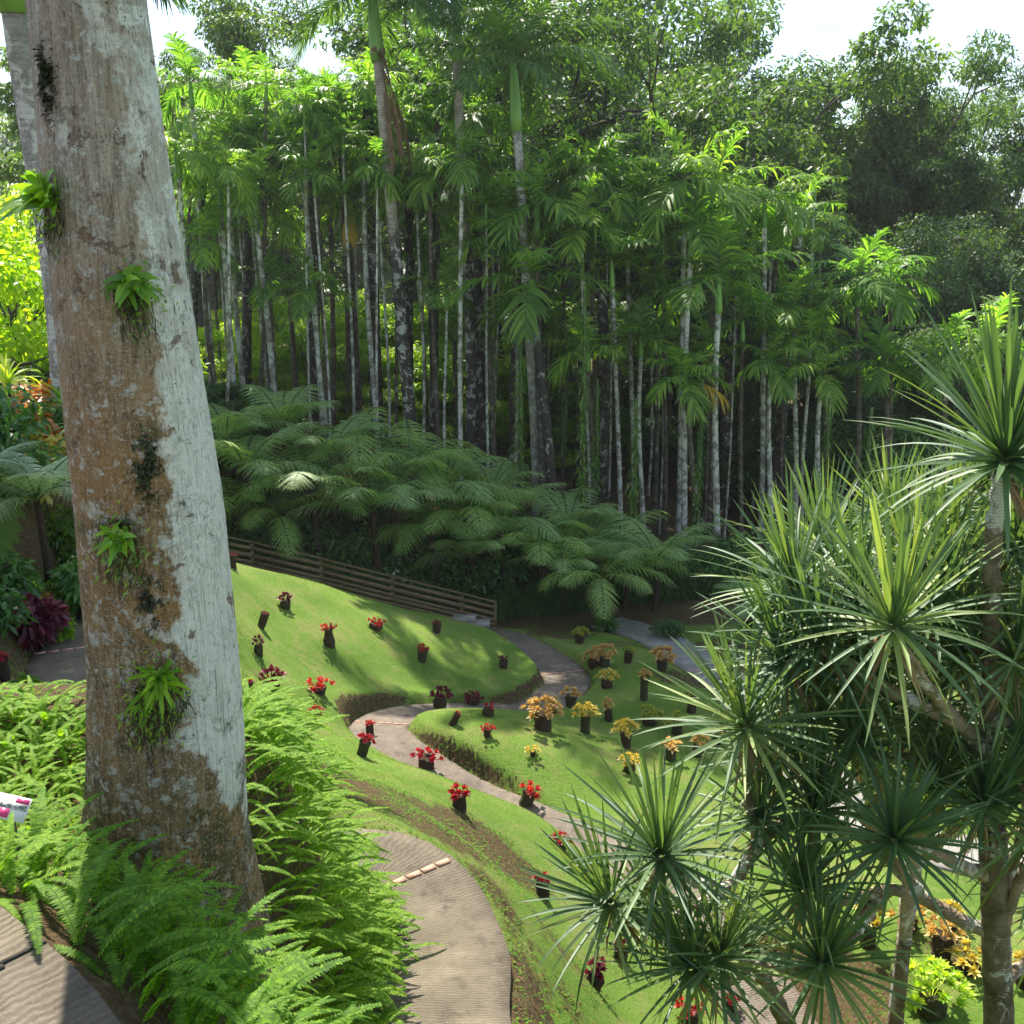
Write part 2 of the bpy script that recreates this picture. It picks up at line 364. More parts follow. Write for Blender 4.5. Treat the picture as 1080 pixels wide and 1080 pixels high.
M['conc_grey'] = concrete_mat('washed_concrete', (.17, .155, .14), (.25, .235, .215), (.33, .31, .285), 0., 5, .004, .6)
M['conc_pink'] = concrete_mat('weathered_concrete', (.12, .096, .075), (.19, .15, .115), (.26, .21, .165), .3, 9, .005)
# ------------------------------------------------------------------ terrain
CP = [ # px, py, distance
 (165,905,3.4),(60,900,3.3),(10,880,3.2),(-80,860,3.6),(300,1000,3.1),(240,1060,2.75),(350,1010,4.2),(400,1000,4.6),(335,860,4.7),(385,925,5.0),(268,795,4.5),(300,815,4.7),
 (470,905,6.8),(430,885,7.0),(490,1000,5.6),(490,1080,4.7),(537,1070,5.2),(530,1000,6.2),(570,1075,6.9),(560,960,8.6),(510,900,9.0),(440,860,8.8),
 (400,832,9.6),(484,852,11.7),(553,851,13.6),(592,895,12.8),(571,945,11.0),(656,1010,10.5),(627,1040,9.4),(728,1078,9.8),(768,1072,10.1),
 (330,790,11.5),(381,797,13.6),(449,812,13.9),(334,761,14.3),(300,770,12.8),(262,735,16),(287,727,16.6),(336,730,17.2),
 (600,858,15.2),(430,790,16.3),(390,755,17.6),(500,822,15.9),(400,742,18.4),(450,738,19.2),(560,745,19.8),(600,700,22.6),(560,676,24.2),(520,660,25.4),
 (465,752,17.7),(520,785,16.5),(575,795,16.4),(500,768,17.0),(640,825,15.9),(640,770,18.6),(700,800,17.2),(700,740,20),
 (245,592,23),(330,612,24),(400,634,24.6),(490,655,25.2),(275,662,19.4),(300,690,18.6),(347,680,19.8),(400,700,20.3),(445,697,21.3),(530,703,21.8),(370,722,19.0),(430,722,20.2),
 (700,700,22.8),(760,760,19.2),(900,900,14.2),(1000,1000,11.4),(1080,1080,10.0),(800,1050,10.9),(850,980,11.8),(680,960,11.5),(750,850,15.6),(1080,900,14),
 (235,600,25.6),(340,632,26.0),(522,660,27),(630,660,27),(760,650,27.5),
 (300,560,29),(300,450,36),(450,570,31),(500,500,36),(720,580,33),(820,565,35),(600,540,35),(800,505,45),(300,400,50),(1000,560,33),(540,440,50),(1000,500,48),
 (100,400,40),(75,440,16.5),(10,480,13),(30,660,8.8),(60,575,11.8),(20,560,11.8),(0,690,8.0),(60,745,7.8),(97,700,8.7),(97,650,10.5),(60,620,10.0),(250,800,8.4),(310,835,8.2),(370,850,8.2),(400,858,7.9),(170,560,19),(200,640,13),
]
pts = [tuple(W(*c)) for c in CP]
pts += [(-1.8,1.9,-1.68),(-1.2,1.3,-1.66),(0,0,-1.62),(-3.4,3.0,-1.7),(-5,3,-1.6),(1.5,.5,-1.9),(-.2,2.6,-3.2),(1,2.2,-3.2),(2.5,3,-4.8),(5,3,-6.6),(9,4,-8.2),(12,12,-9.0),(13,25,-9.4),
        (-7,6,-2.5),(-9,10,-2.4),(-13,16,-2.2),(-14,30,-4.0),(-18,45,-4.5),(20,40,-9.2),(0,60,-6.8),(30,60,-9),(-30,60,-3.5),(-3,-4,-1.5),(6,-4,-4)]
PTS = np.array(pts)
def tps_fit(xy, z, lam=.02):
    n = len(xy); d = np.linalg.norm(xy[:, None] - xy[None], axis=-1)
    K = np.where(d > 0, d * d * np.log(d + 1e-12), 0) + lam * np.eye(n)
    P = np.c_[np.ones(n), xy]; A = np.zeros((n + 3, n + 3)); A[:n, :n] = K; A[:n, n:] = P; A[n:, :n] = P.T
    w = np.linalg.solve(A, np.r_[z, 0, 0, 0]); return w
TW = tps_fit(PTS[:, :2], PTS[:, 2], .3)
def tps(xy):
    xy = np.asarray(xy, float).reshape(-1, 2); out = np.zeros(len(xy))
    for i in range(0, len(xy), 20000):
        q = xy[i:i + 20000]; d = np.linalg.norm(q[:, None] - PTS[None, :, :2], axis=-1)
        out[i:i + 20000] = np.where(d > 1e-9, d * d * np.log(d + 1e-12), 0) @ TW[:-3] + TW[-3] + q @ TW[-2:]
    r = np.linalg.norm(xy - np.array([0, 25.]), axis=1); k = np.clip((r - 38) / 30, 0, 1); k = k * k * (3 - 2 * k)
    far = -8.0 + 3.5 * np.clip(-xy[:, 0] / 40, -.3, 1)
    return out * (1 - k) + far * k

def spline(P, step=.12):
    P = np.asarray(P, float); n = len(P); out = []
    for i in range(n - 1):
        p0 = P[max(i - 1, 0)]; p1 = P[i]; p2 = P[i + 1]; p3 = P[min(i + 2, n - 1)]
        k = max(2, int(np.linalg.norm(p2 - p1) / step))
        for t in np.arange(k) / k:
            out.append(.5 * ((2 * p1) + (-p0 + p2) * t + (2 * p0 - 5 * p1 + 4 * p2 - p3) * t * t + (-p0 + 3 * p1 - 3 * p2 + p3) * t ** 3))
    out.append(P[-1]); return np.array(out)
def pix(lst): return [W(*c)[:2] for c in lst]
PATHS = [ # name, centreline (x,y), half width, cut, material
 ('upper_path', [(-3.7,3.3),(-2.55,2.45),(-1.81,1.90),(-1.35,1.5),(-.75,.85),(-.2,-.1),(.2,-2)], .68, .0, 'conc_near'),
 ('bend_path', pix([(125,590,14.0),(92,655,10.7),(84,700,9.0),(84,750,8.0),(105,800,7.3),(160,850,6.7),(240,890,6.35),(320,905,6.3),(395,918,6.4),(440,955,6.05),(460,1010,5.35),(452,1090,4.6)]) + [(-.35,3.7),(.0,2.9),(.5,2.2)], .45, .02, 'conc_near'),
 ('lawn_path', pix([(495,655,26.4),(540,668,25.1),(580,690,23.4),(598,715,21.9),(560,741,20.2),(500,742,19.6),(440,742,18.9),(402,752,18.0),(408,776,16.9),(470,806,15.9),(540,835,15.0),(610,862,14.2),(680,905,13.0),(740,960,12.0),(790,1010,11.3),(830,1090,10.2)]), .56, .26, 'conc_pink'),
 ('far_path', pix([(640,655,27.6),(690,672,26.0),(735,700,23.4),(775,735,21.2),(830,790,18.4),(900,850,16.0),(980,890,14.6),(1080,925,13.6),(1200,960,12.8)]), .6, .06, 'conc_grey'),
]
PS = []
BZ_ = [W(*q)[2] for q in [(125,590,14.0),(92,655,10.7),(84,700,9.0),(84,750,8.0),(105,800,7.3),(160,850,6.7),(240,890,6.35),(320,905,6.3),(395,918,6.4),(440,955,6.05),(460,1010,5.35),(452,1090,4.6)]] + [-3.9, -3.8, -3.7]
for nm, P, hw, cut, mt in PATHS:
    c = spline(np.array(P)); z = tps(c); 
    if nm == 'bend_path': z = spline(np.c_[np.array(P), BZ_])[:, 2] + cut
    ker = np.ones(9) / 9; z = np.convolve(np.pad(z, 4, 'edge'), ker, 'valid') - cut
    PS.append((nm, np.c_[c, z], hw, mt))
def height_arr(xy):
    xy = np.asarray(xy, float).reshape(-1, 2); z = tps(xy)
    # small natural unevenness
    z = z + .02 * np.sin(xy[:, 0] * 1.9 + 1.3 * np.sin(xy[:, 1] * .8)) * np.sin(xy[:, 1] * 1.4 + .7)
    near = np.full(len(xy), 9.)
    for nm, c, hw, mt in PS:
        bank = {'lawn_path': .24, 'upper_path': .5}.get(nm, .5)
        for i in range(0, len(xy), 20000):
            q = xy[i:i + 20000]; d = np.linalg.norm(q[:, None] - c[None, :, :2], axis=-1); j = d.argmin(1); dm = d[np.arange(len(q)), j]; pz = c[j, 2]
            t = np.clip((dm - hw + .05) / bank, 0, 1); t = t * t * (3 - 2 * t)
            zi = z[i:i + 20000]; z[i:i + 20000] = np.where(dm < hw + bank, (pz - .045) * (1 - t) + zi * t, zi)
            near[i:i + 20000] = np.minimum(near[i:i + 20000], np.abs(dm - hw))
    return z, near
def axis(lo, hi, step, far_lo, far_hi):
    a = list(np.arange(lo, hi + 1e-6, step)); s = step; x = hi
    while x < far_hi: s *= 1.22; x += s; a.append(x)
    s = step; x = lo
    while x > far_lo: s *= 1.22; x -= s; a.insert(0, x)
    return np.array(a)
GX = axis(-8.5, 10.5, .085, -600, 600); GY = axis(1.2, 29, .085, -120, 900)
XX, YY = np.meshgrid(GX, GY, indexing='ij'); XY = np.c_[XX.ravel(), YY.ravel()]
ZZ, NEAR = height_arr(XY)
HZ = ZZ.reshape(XX.shape)
def ground(x, y):
    i = int(np.clip(np.searchsorted(GX, x) - 1, 0, len(GX) - 2)); j = int(np.clip(np.searchsorted(GY, y) - 1, 0, len(GY) - 2))
    a = (x - GX[i]) / (GX[i + 1] - GX[i]); b = (y - GY[j]) / (GY[j + 1] - GY[j])
    return float(HZ[i, j] * (1 - a) * (1 - b) + HZ[i + 1, j] * a * (1 - b) + HZ[i, j + 1] * (1 - a) * b + HZ[i + 1, j + 1] * a * b)
def hit(px, py, d0=1.5, d1=80):
    r = ray(px, py); r = r / r[1]; d = d0
    while d < d1:
        p = r * d
        if p[2] < ground(p[0], p[1]): 
            lo, hi = d - .05, d
            for _ in range(12):
                m = (lo + hi) / 2; q = r * m
                if q[2] < ground(q[0], q[1]): hi = m
                else: lo = m
            p = r * hi; return np.array([p[0], p[1], ground(p[0], p[1])])
        d += .05
    p = r * d1; return np.array([p[0], p[1], ground(p[0], p[1])])
SOIL = [ # px, py, radius, strength
 (400,838,.8,.95),(430,855,.8,.95),(470,872,.8,.9),(510,890,.7,.85),(550,918,.5,.7),(520,940,.4,.6),(1000,1000,.5,.6),(860,1060,.9,1.),(910,1040,.5,.9),(900,1075,.5,.8),
 (600,1060,.35,.5),(560,1000,.5,.45),(560,1060,.6,.45),(15,690,.35,.7),(0,735,.6,.9),(20,748,.4,.8),(90,610,.4,.7),(0,600,.5,.5),(140,600,1,1),
 (540,653,1.3,.9),(590,668,1.,.9),(660,680,.8,.5),(730,690,1.,.9),(720,715,.7,.8),(770,690,1.5,1),(610,655,1.5,.9),(520,690,.0,.0)]
soil = np.zeros(len(XY))
for px, py, r, s in SOIL:
    if r <= 0: continue
    h = hit(px, py); d = np.linalg.norm(XY - h[:2], axis=1); soil = np.maximum(soil, s * np.clip(1.5 - d / r, 0, 1))
# steep cut banks and the strip beside the paths are bare; so is the wooded floor
gx, gy = np.gradient(HZ, GX, GY); slope = np.hypot(gx, gy).ravel()
soil = np.maximum(soil, np.clip((slope - 1.0) * 1.1, 0, .7))
soil = np.maximum(soil, .55 * np.clip(1 - (NEAR - .02) / .10, 0, 1))
fl = np.clip((XY[:, 1] - (26.3 + .0 * XY[:, 0])) / 1.0, 0, 1); soil = np.maximum(soil, fl)
soil = np.maximum(soil, np.where((XY[:, 1] < 5.5) & (XY[:, 0] < .2), .9, 0))
soil = np.maximum(soil, np.where((XY[:, 0] < -7.5) , .6, 0))
nx, ny = XX.shape
I, J = np.meshgrid(np.arange(nx - 1), np.arange(ny - 1), indexing='ij')
a = (I * ny + J).ravel(); Q = np.stack([a, a + ny, a + ny + 1, a + 1], 1)
mb = MB(); mb.add(np.c_[XY, ZZ], Q)
gme = mb.mesh('ground', M['ground'])
at = gme.attributes.new('soil', 'FLOAT', 'POINT'); at.data.foreach_set('value', soil.astype(np.float32))
gr = link('ground', gme); tag(gr, 'mown green lawn and brown earth sloping through the garden', kind='structure')

def brick_line(i, t0, c, hw):
    """a strip of terracotta pavers across a path"""
    mb = MB(); j = int(t0 * (len(c) - 2)); p = c[j]; t = nrm(c[j + 1] - c[j]); sd = nrm(np.cross(t, [0, 0, 1])); up = np.cross(sd, t); n = 7
    for k in range(n):
        u = (k + .5) / n * 2 - 1
        box(mb, p + sd * u * hw * .96 + up * .004, hw * .96 / n - .010, .024, .005, np.array([sd, t, up]))
    o = link('brick_strip', mb.mesh('brick_strip', M['brick'], smooth=False)); tag(o, kind='structure')
for nm, c, hw, mt in PS:
    n = len(c); t = nrm(np.gradient(c, axis=0)); sd = nrm(np.cross(t, [0, 0, 1.])); s = np.r_[0, np.cumsum(np.linalg.norm(np.diff(c, axis=0), axis=1))]
    us = np.linspace(-1, 1, 9); rows = []
    for u in us:
        w = hw * (1 + .035 * np.sin(s * 2.3 + u * 2) + .02 * np.sin(s * 6.1 + 3 * u))
        rows.append(c + sd * (u * w)[:, None] + np.array([0, 0, .0]))
    V = np.stack(rows, 1); low = V[:, [0, -1]] - np.array([0, 0, .09])
    V = np.concatenate([low[:, :1], V, low[:, 1:]], 1); k = V.shape[1]
    i_ = np.arange(n - 1)[:, None] * k; j_ = np.arange(k - 1)[None]
    Q = np.stack([i_ + j_, i_ + j_ + 1, i_ + k + j_ + 1, i_ + k + j_], -1).reshape(-1, 4)
    mb = MB(); mb.add(V.reshape(-1, 3), Q); me = mb.mesh(nm, M[mt])
    uv = me.uv_layers.new(name='UVMap'); uvs = np.stack([np.broadcast_to(np.r_[-hw, us * hw, hw][None], (n, k)), np.broadcast_to(s[:, None], (n, k))], -1).reshape(-1, 2)
    li = np.zeros(len(me.loops), np.int32); me.loops.foreach_get('vertex_index', li); uv.data.foreach_set('uv', uvs[li].astype(np.float32).ravel())
    o = link(nm, me); tag(o, kind='structure')
def frac_at(c, px, py):
    h = hit(px, py); d = np.linalg.norm(c[:, :2] - h[:2], axis=1); return d.argmin() / (len(c) - 2)
for k, lst in ((1, [(462,918),(90,689)]), (2, [(596,712),(405,765)]), (3, [(735,708),(985,898)])):
    for px, py in lst: brick_line(0, min(frac_at(PS[k][1], px, py), .97), PS[k][1], PS[k][2])
# joint (dark gap) across the near path
c = PS[0][1]; j = int(np.linalg.norm(c[:, :2] - np.array([-1.62, 1.74]), axis=1).argmin()); t = nrm(c[j + 1] - c[j]); sd = nrm(np.cross(t, [0, 0, 1])); mb = MB()
for k in range(12):
    u = (k + .5) / 6 - 1; box(mb, c[j] + sd * u * .66 + t * .012 * math.sin(k * 1.7) + np.array([0, 0, .001]), .062, .006 + .003 * (k % 2), .0035, np.array([sd, t, np.cross(sd, t)]))
M['joint'] = simple_mat('joint_dirt', [(.3, (.01, .008, .006)), (.7, (.03, .025, .018))], 30)
tag(link('path_joint', mb.mesh('path_joint', M['joint'])), kind='structure')

# short grass blades standing on the nearer lawns
vis = []
N0 = 900000
x = RS.uniform(-5.5, 9.5, N0); y = RS.uniform(4.5, 24, N0)
keep = RS.rand(N0) < np.clip((8.5 / y) ** 1.7, 0, 1)
x, y = x[keep], y[keep]
ix = np.clip(np.searchsorted(GX, x) - 1, 0, nx - 2); iy = np.clip(np.searchsorted(GY, y) - 1, 0, ny - 2)
a_ = (x - GX[ix]) / (GX[ix + 1] - GX[ix]); b_ = (y - GY[iy]) / (GY[iy + 1] - GY[iy])
z = HZ[ix, iy] * (1 - a_) * (1 - b_) + HZ[ix + 1, iy] * a_ * (1 - b_) + HZ[ix, iy + 1] * (1 - a_) * b_ + HZ[ix + 1, iy + 1] * a_ * b_
S2 = soil.reshape(nx, ny)[ix, iy]; N2 = NEAR.reshape(nx, ny)[ix, iy]
dmin = np.full(len(x), 9.)
for nm, c, hw, mt in PS:
    for i in range(0, len(x), 20000):
        d = np.linalg.norm(np.c_[x, y][i:i + 20000, None] - c[None, ::2, :2], axis=-1).min(1) - hw; dmin[i:i + 20000] = np.minimum(dmin[i:i + 20000], d)
dp = y * cp - z * sp_; u = x / dp; vv = (y * sp_ + z * cp) / dp
ok = (np.abs(u) < .53) & (vv > -.53) & (vv < .2) & (dmin > .0) & (RS.rand(len(x)) > S2 * 1.0 - .12)
x, y, z = x[ok], y[ok], z[ok]; n = len(x); edge = dmin[ok] < .12
az = RS.rand(n) * 6.28; lean = RS.uniform(.1, .9, n)
d = np.c_[np.cos(az) * lean, np.sin(az) * lean, np.ones(n)]
L = RS.uniform(.014, .034, n) * np.where(edge, 1.9, 1) * (.75 + y / 30); az2 = az + 1.57
V, Qd = blades(np.c_[x, y, z - .004], d, np.c_[np.cos(az), np.sin(az), np.zeros(n)], L, .0042 * (.5 + y / 9), .3, 1, lambda t: 1 - .9 * t)
mb = MB(); mb.add(V, Qd)
o = link('grass', mb.mesh('grass', M['grassblade'])); tag(o, 'short bright green mown grass of the lawns', 'grass', kind='stuff')
print('grass blades', n)
# low weeds and leaf litter on the bare banks
N0 = 260000; x = RS.uniform(-5.5, 9.5, N0); y = RS.uniform(4.5, 27, N0); keep = RS.rand(N0) < np.clip((9. / y) ** 1.4, 0, 1); x, y = x[keep], y[keep]
ix = np.clip(np.searchsorted(GX, x) - 1, 0, nx - 2); iy = np.clip(np.searchsorted(GY, y) - 1, 0, ny - 2); z = HZ[ix, iy]
a_ = (x - GX[ix]) / (GX[ix + 1] - GX[ix]); b_ = (y - GY[iy]) / (GY[iy + 1] - GY[iy])
z = HZ[ix, iy] * (1 - a_) * (1 - b_) + HZ[ix + 1, iy] * a_ * (1 - b_) + HZ[ix, iy + 1] * (1 - a_) * b_ + HZ[ix + 1, iy + 1] * a_ * b_
S2 = soil.reshape(nx, ny)[ix, iy]; dmin = np.full(len(x), 9.)
for nm, c, hw, mt in PS:
    for i in range(0, len(x), 20000):
        d = np.linalg.norm(np.c_[x, y][i:i + 20000, None] - c[None, ::2, :2], axis=-1).min(1) - hw; dmin[i:i + 20000] = np.minimum(dmin[i:i + 20000], d)
cl_ = np.array([mn.noise(Vector((a * 1.6, b * 1.6, 3.))) for a, b in zip(x, y)])
dp = y * cp - z * sp_; u = x / dp; vv = (y * sp_ + z * cp) / dp
ok = (np.abs(u) < .53) & (vv > -.53) & (vv < .2) & (dmin > -.02) & (S2 > .3) & (cl_ + RS.randn(len(x)) * .15 > -.02)
x, y, z = x[ok], y[ok], z[ok]; n = len(x); az = RS.rand(n) * 6.28
d = np.c_[np.cos(az), np.sin(az), RS.uniform(.1, 1.1, n)]
for nm_, mt_, sel, lb_ in (('weeds', 'weed', RS.rand(n) < .8, 'patchy low weeds creeping over the bare brown banks'), ('leaf_litter', 'litter', None, 'brown fallen leaves and clippings on the bare banks')):
    if sel is None: sel = ~last
    last = sel; q = sel.sum(); k_ = .6 if nm_ == 'weeds' else .05
    V, Qd = blades(np.c_[x, y, z + .004][sel], d[sel] * [1, 1, k_], (0, 0, 1), RS.uniform(.02, .055, q) * (.7 + y[sel] / 26), RS.uniform(.012, .022, q) * (.6 + y[sel] / 18), .5, 2, lambda t: [.5, 1, .1][int(t * 2)])
    mb = MB(); mb.add(V, Qd); o = link(nm_, mb.mesh(nm_, M[mt_])); tag(o, lb_, nm_.replace('_', ' '), kind='stuff')
# ------------------------------------------------------------------ fronds and crowns
def curve_pts(p0, az, el, L, bend, n=10, twist=0.):
    """arching midrib: starts at elevation el, loses `bend` radians along its length"""
    p = np.array(p0, float); out = [p.copy()]
    for i in range(n):
        e = el - bend * ((i + .5) / n) ** 1.15; a = az + twist * i / n
        p = p + np.array([math.cos(a) * math.cos(e), math.sin(a) * math.cos(e), math.sin(e)]) * (L / n); out.append(p.copy())
    return np.array(out)
def sample(P, t):
    t = np.clip(np.asarray(t), 0, 1) * (len(P) - 1); i = np.minimum(t.astype(int), len(P) - 2); f = (t - i)[:, None]
    return P[i] * (1 - f) + P[i + 1] * f, nrm(P[i + 1] - P[i])
def pinnate(mb, P, rs, n, llen, lw, t0=.15, sweep=.6, lift=.35, droop=.5, nseg=2, mi=0, ms=1, r=.012, jit=.12, prof=None):
    """feather frond: leaflets both sides of a midrib"""
    t = np.linspace(t0, 1, n); c, tg = sample(P, t)
    sd = nrm(np.cross(tg, [0, 0, 1.]) + 1e-6); up = nrm(np.cross(sd, tg))
    tt = (t - t0) / (1 - t0); ll = llen * (np.sin(np.pi * (tt * .80 + .16)) ** .65)
    for s in (-1, 1):
        sw = sweep + .5 * tt + rs.randn(n) * jit
        d = sd * s * np.cos(sw)[:, None] + tg * np.sin(sw)[:, None] + up * (lift + rs.randn(n) * jit)[:, None]
        V, Q = blades(c, d, up, ll * rs.uniform(.85, 1.1, n), lw * (.6 + .4 * np.sin(np.pi * np.clip(tt + .1, 0, 1))), droop * rs.uniform(.6, 1.4, n), nseg, prof)
        mb.add(V, Q, mi)
    V, f = tube(P[::1], np.linspace(r, r * .25, len(P)), 4, False); mb.add(V, f, ms)

def palm_crown(seed, mats, nf=9, L=1.9, n=22, ll=.72, lw=.085, shaft=.7, droopy=1.0, shaft_r=.085, el_lo=-.15):
    rs = np.random.RandomState(int(abs(seed)) % 99991); mb = MB()
    for k in range(nf):
        q = k / (nf - 1); az = k * 2.4 + rs.uniform(-.25, .25); el = 1.35 - (1.35 - el_lo) * q ** .8 + rs.uniform(-.1, .1)
        LL = L * rs.uniform(.85, 1.1) * (.8 + .2 * math.sin(q * 3.1)); P = curve_pts((0, 0, shaft * .95), az, el, LL, (.85 + .5 * q) * droopy * rs.uniform(.85, 1.15), 9, rs.uniform(-.3, .3))
        pinnate(mb, P, rs, n, ll, lw, .14, .55, .32, .5 * droopy, 3, jit=.13, prof=lambda t: [.45, 1., .85, .2][int(round(t * 3))])
    # spear
    V, Q = blades([(0, 0, shaft)] * 3, rs.randn(3, 3) * .12 + [0, 0, 1], (1, 0, 0), L * .55, .05, 0, 3); mb.add(V, Q, 0)
    cm = mb.mesh('palm_crown', mats)
    sm = MB(); z = np.linspace(-.05, shaft, 7); rr = shaft_r * np.array([1.05, 1.2, 1.12, 1.02, .92, .78, .5])
    V, f = tube(np.c_[z * 0, z * 0, z], rr, 9); sm.add(V, f); 
    return cm, sm.mesh('crown_shaft', M['shaft'])
def trunk_mesh(seed, H, r0, r1, mat, bend=.12, ns=9, nm='palm_trunk'):
    rs = np.random.RandomState(int(abs(seed)) % 99991); n = 16; z = np.linspace(-.3, H, n); t = np.clip(z / H, 0, 1)
    a = rs.uniform(0, 6.28); w = bend * (np.sin(t * np.pi) * .7 + .25 * np.sin(t * 2 * np.pi + a))
    r = r1 + (r0 - r1) * (1 - t) ** 1.0 + r0 * .45 * np.exp(-t * H / .35)
    V, f = tube(np.c_[w * math.cos(a), w * math.sin(a), z], r, ns); mb = MB(); mb.add(V, f); return mb.mesh(nm, mat)

CROWNS = [palm_crown(20 + i, [M['palm'], M['stem']], nf=[9, 10, 8, 9, 11, 8][i], L=[1.9, 1.7, 2.1, 1.8, 1.6, 2.0][i], droopy=[1., 1.15, .9, 1.25, .8, 1.05][i]) for i in range(6)]
SMALLC = [palm_crown(40 + i, [M['palm'], M['stem']], nf=9, L=1.5, n=17, ll=.5, lw=.075, shaft=.35, droopy=.9) for i in range(2)]
ROYALS = [palm_crown(60 + i, [M['palm_dark'], M['stem']], nf=19, L=3.8, n=54, ll=.95, lw=.06, shaft=1.9, droopy=.9, shaft_r=.19, el_lo=.1) for i in range(3)]

TRK = {}
def palm(px, py, d, bpx=None, kind='pale', r=.075, crown=0, label=None, group=None, cat='palm tree', scale=1., royal=False, rnd=None):
    top = W(px, py, d); bx = W(bpx if bpx is not None else px, 560, d)[0]
    gz = ground(bx, d); sh = (1.9 if royal else .7) * scale
    H = max(1.5, top[2] - gz - sh)
    lean = math.atan2(top[0] - bx, H + sh)
    rs = np.random.RandomState(int(abs(px * 7 + py)) % 99991)
    root = empty('royal_palm' if royal else 'palm', (bx, d, gz), label, cat, group, (rs.uniform(-.02, .02), lean, 0))
    mat = M[{'pale': 'bark_pale', 'mid': 'bark_mid', 'dark': 'bark_dark', 'royal': 'bark_royal', 'two': 'bark_two'}[kind]]
    link('trunk', trunk_mesh(int(px * 13 + py), H, r * 1.15, r * .85, mat, .12 if not royal else .2), root)
    cm, sm = (ROYALS if royal else CROWNS)[crown % (3 if royal else 6)]
    c = link('crown', cm, root, (0, 0, H)); c.rotation_euler = (0, 0, rs.uniform(0, 6.28)); c.scale = (scale,) * 3
    s = link('crown_shaft', sm, root, (0, 0, H)); k = r / (.19 if royal else .085) * 1.0; s.scale = (k, k, scale)
    return root, H

# tall royal-type palms whose heads leave the frame
def lab(s): return s
TALL = [
 (391,-12,33,440,'two',.19,0,'tall royal palm with a dead brown frond hanging down its trunk'),
 (480,-8,34,496,'two',.165,1,'tall royal palm ringed pale above and black below, right of the dead frond'),
 (541,66,33,566,'royal',.16,2,'tall grey ringed palm, third tall one counting from the dead frond'),
 (0,-150,15.5,84,'royal',.195,0,'stout pale royal palm leaning left behind the big lichen trunk'),
 (30,-120,18,96,'dark',.19,2,'dark speckled palm trunk just behind the leaning pale royal palm'),
]
for px, py, d, bpx, kd, r, cr, lb in TALL:
    t, H = palm(px, py, d, bpx, kd, r, cr, lb, royal=True)
    if px == 391:   # dead frond hanging from the shaft
        mb = MB(); rs = np.random.RandomState(5)
        for q in range(3):
            P = curve_pts((.15, -.12, H - .3), -1.4 + q * .5, -1.15, 2.9, .4, 10); pinnate(mb, P, rs, 50, .42, .035, .2, 1.35, -.1, .9, 3, 0, 0, .025, .15)
        V, Q = blades([(.05, -.2, H + .1)] * 3, [(.5, -.6, 1.2), (-.4, -.6, .9), (.3, -.3, -.4)], (1, 0, 0), .8, .4, .8, 3, fold=.4); mb.add(V, Q)
        link('dead_frond', mb.mesh('dead_frond', M['palm_dead']), t)

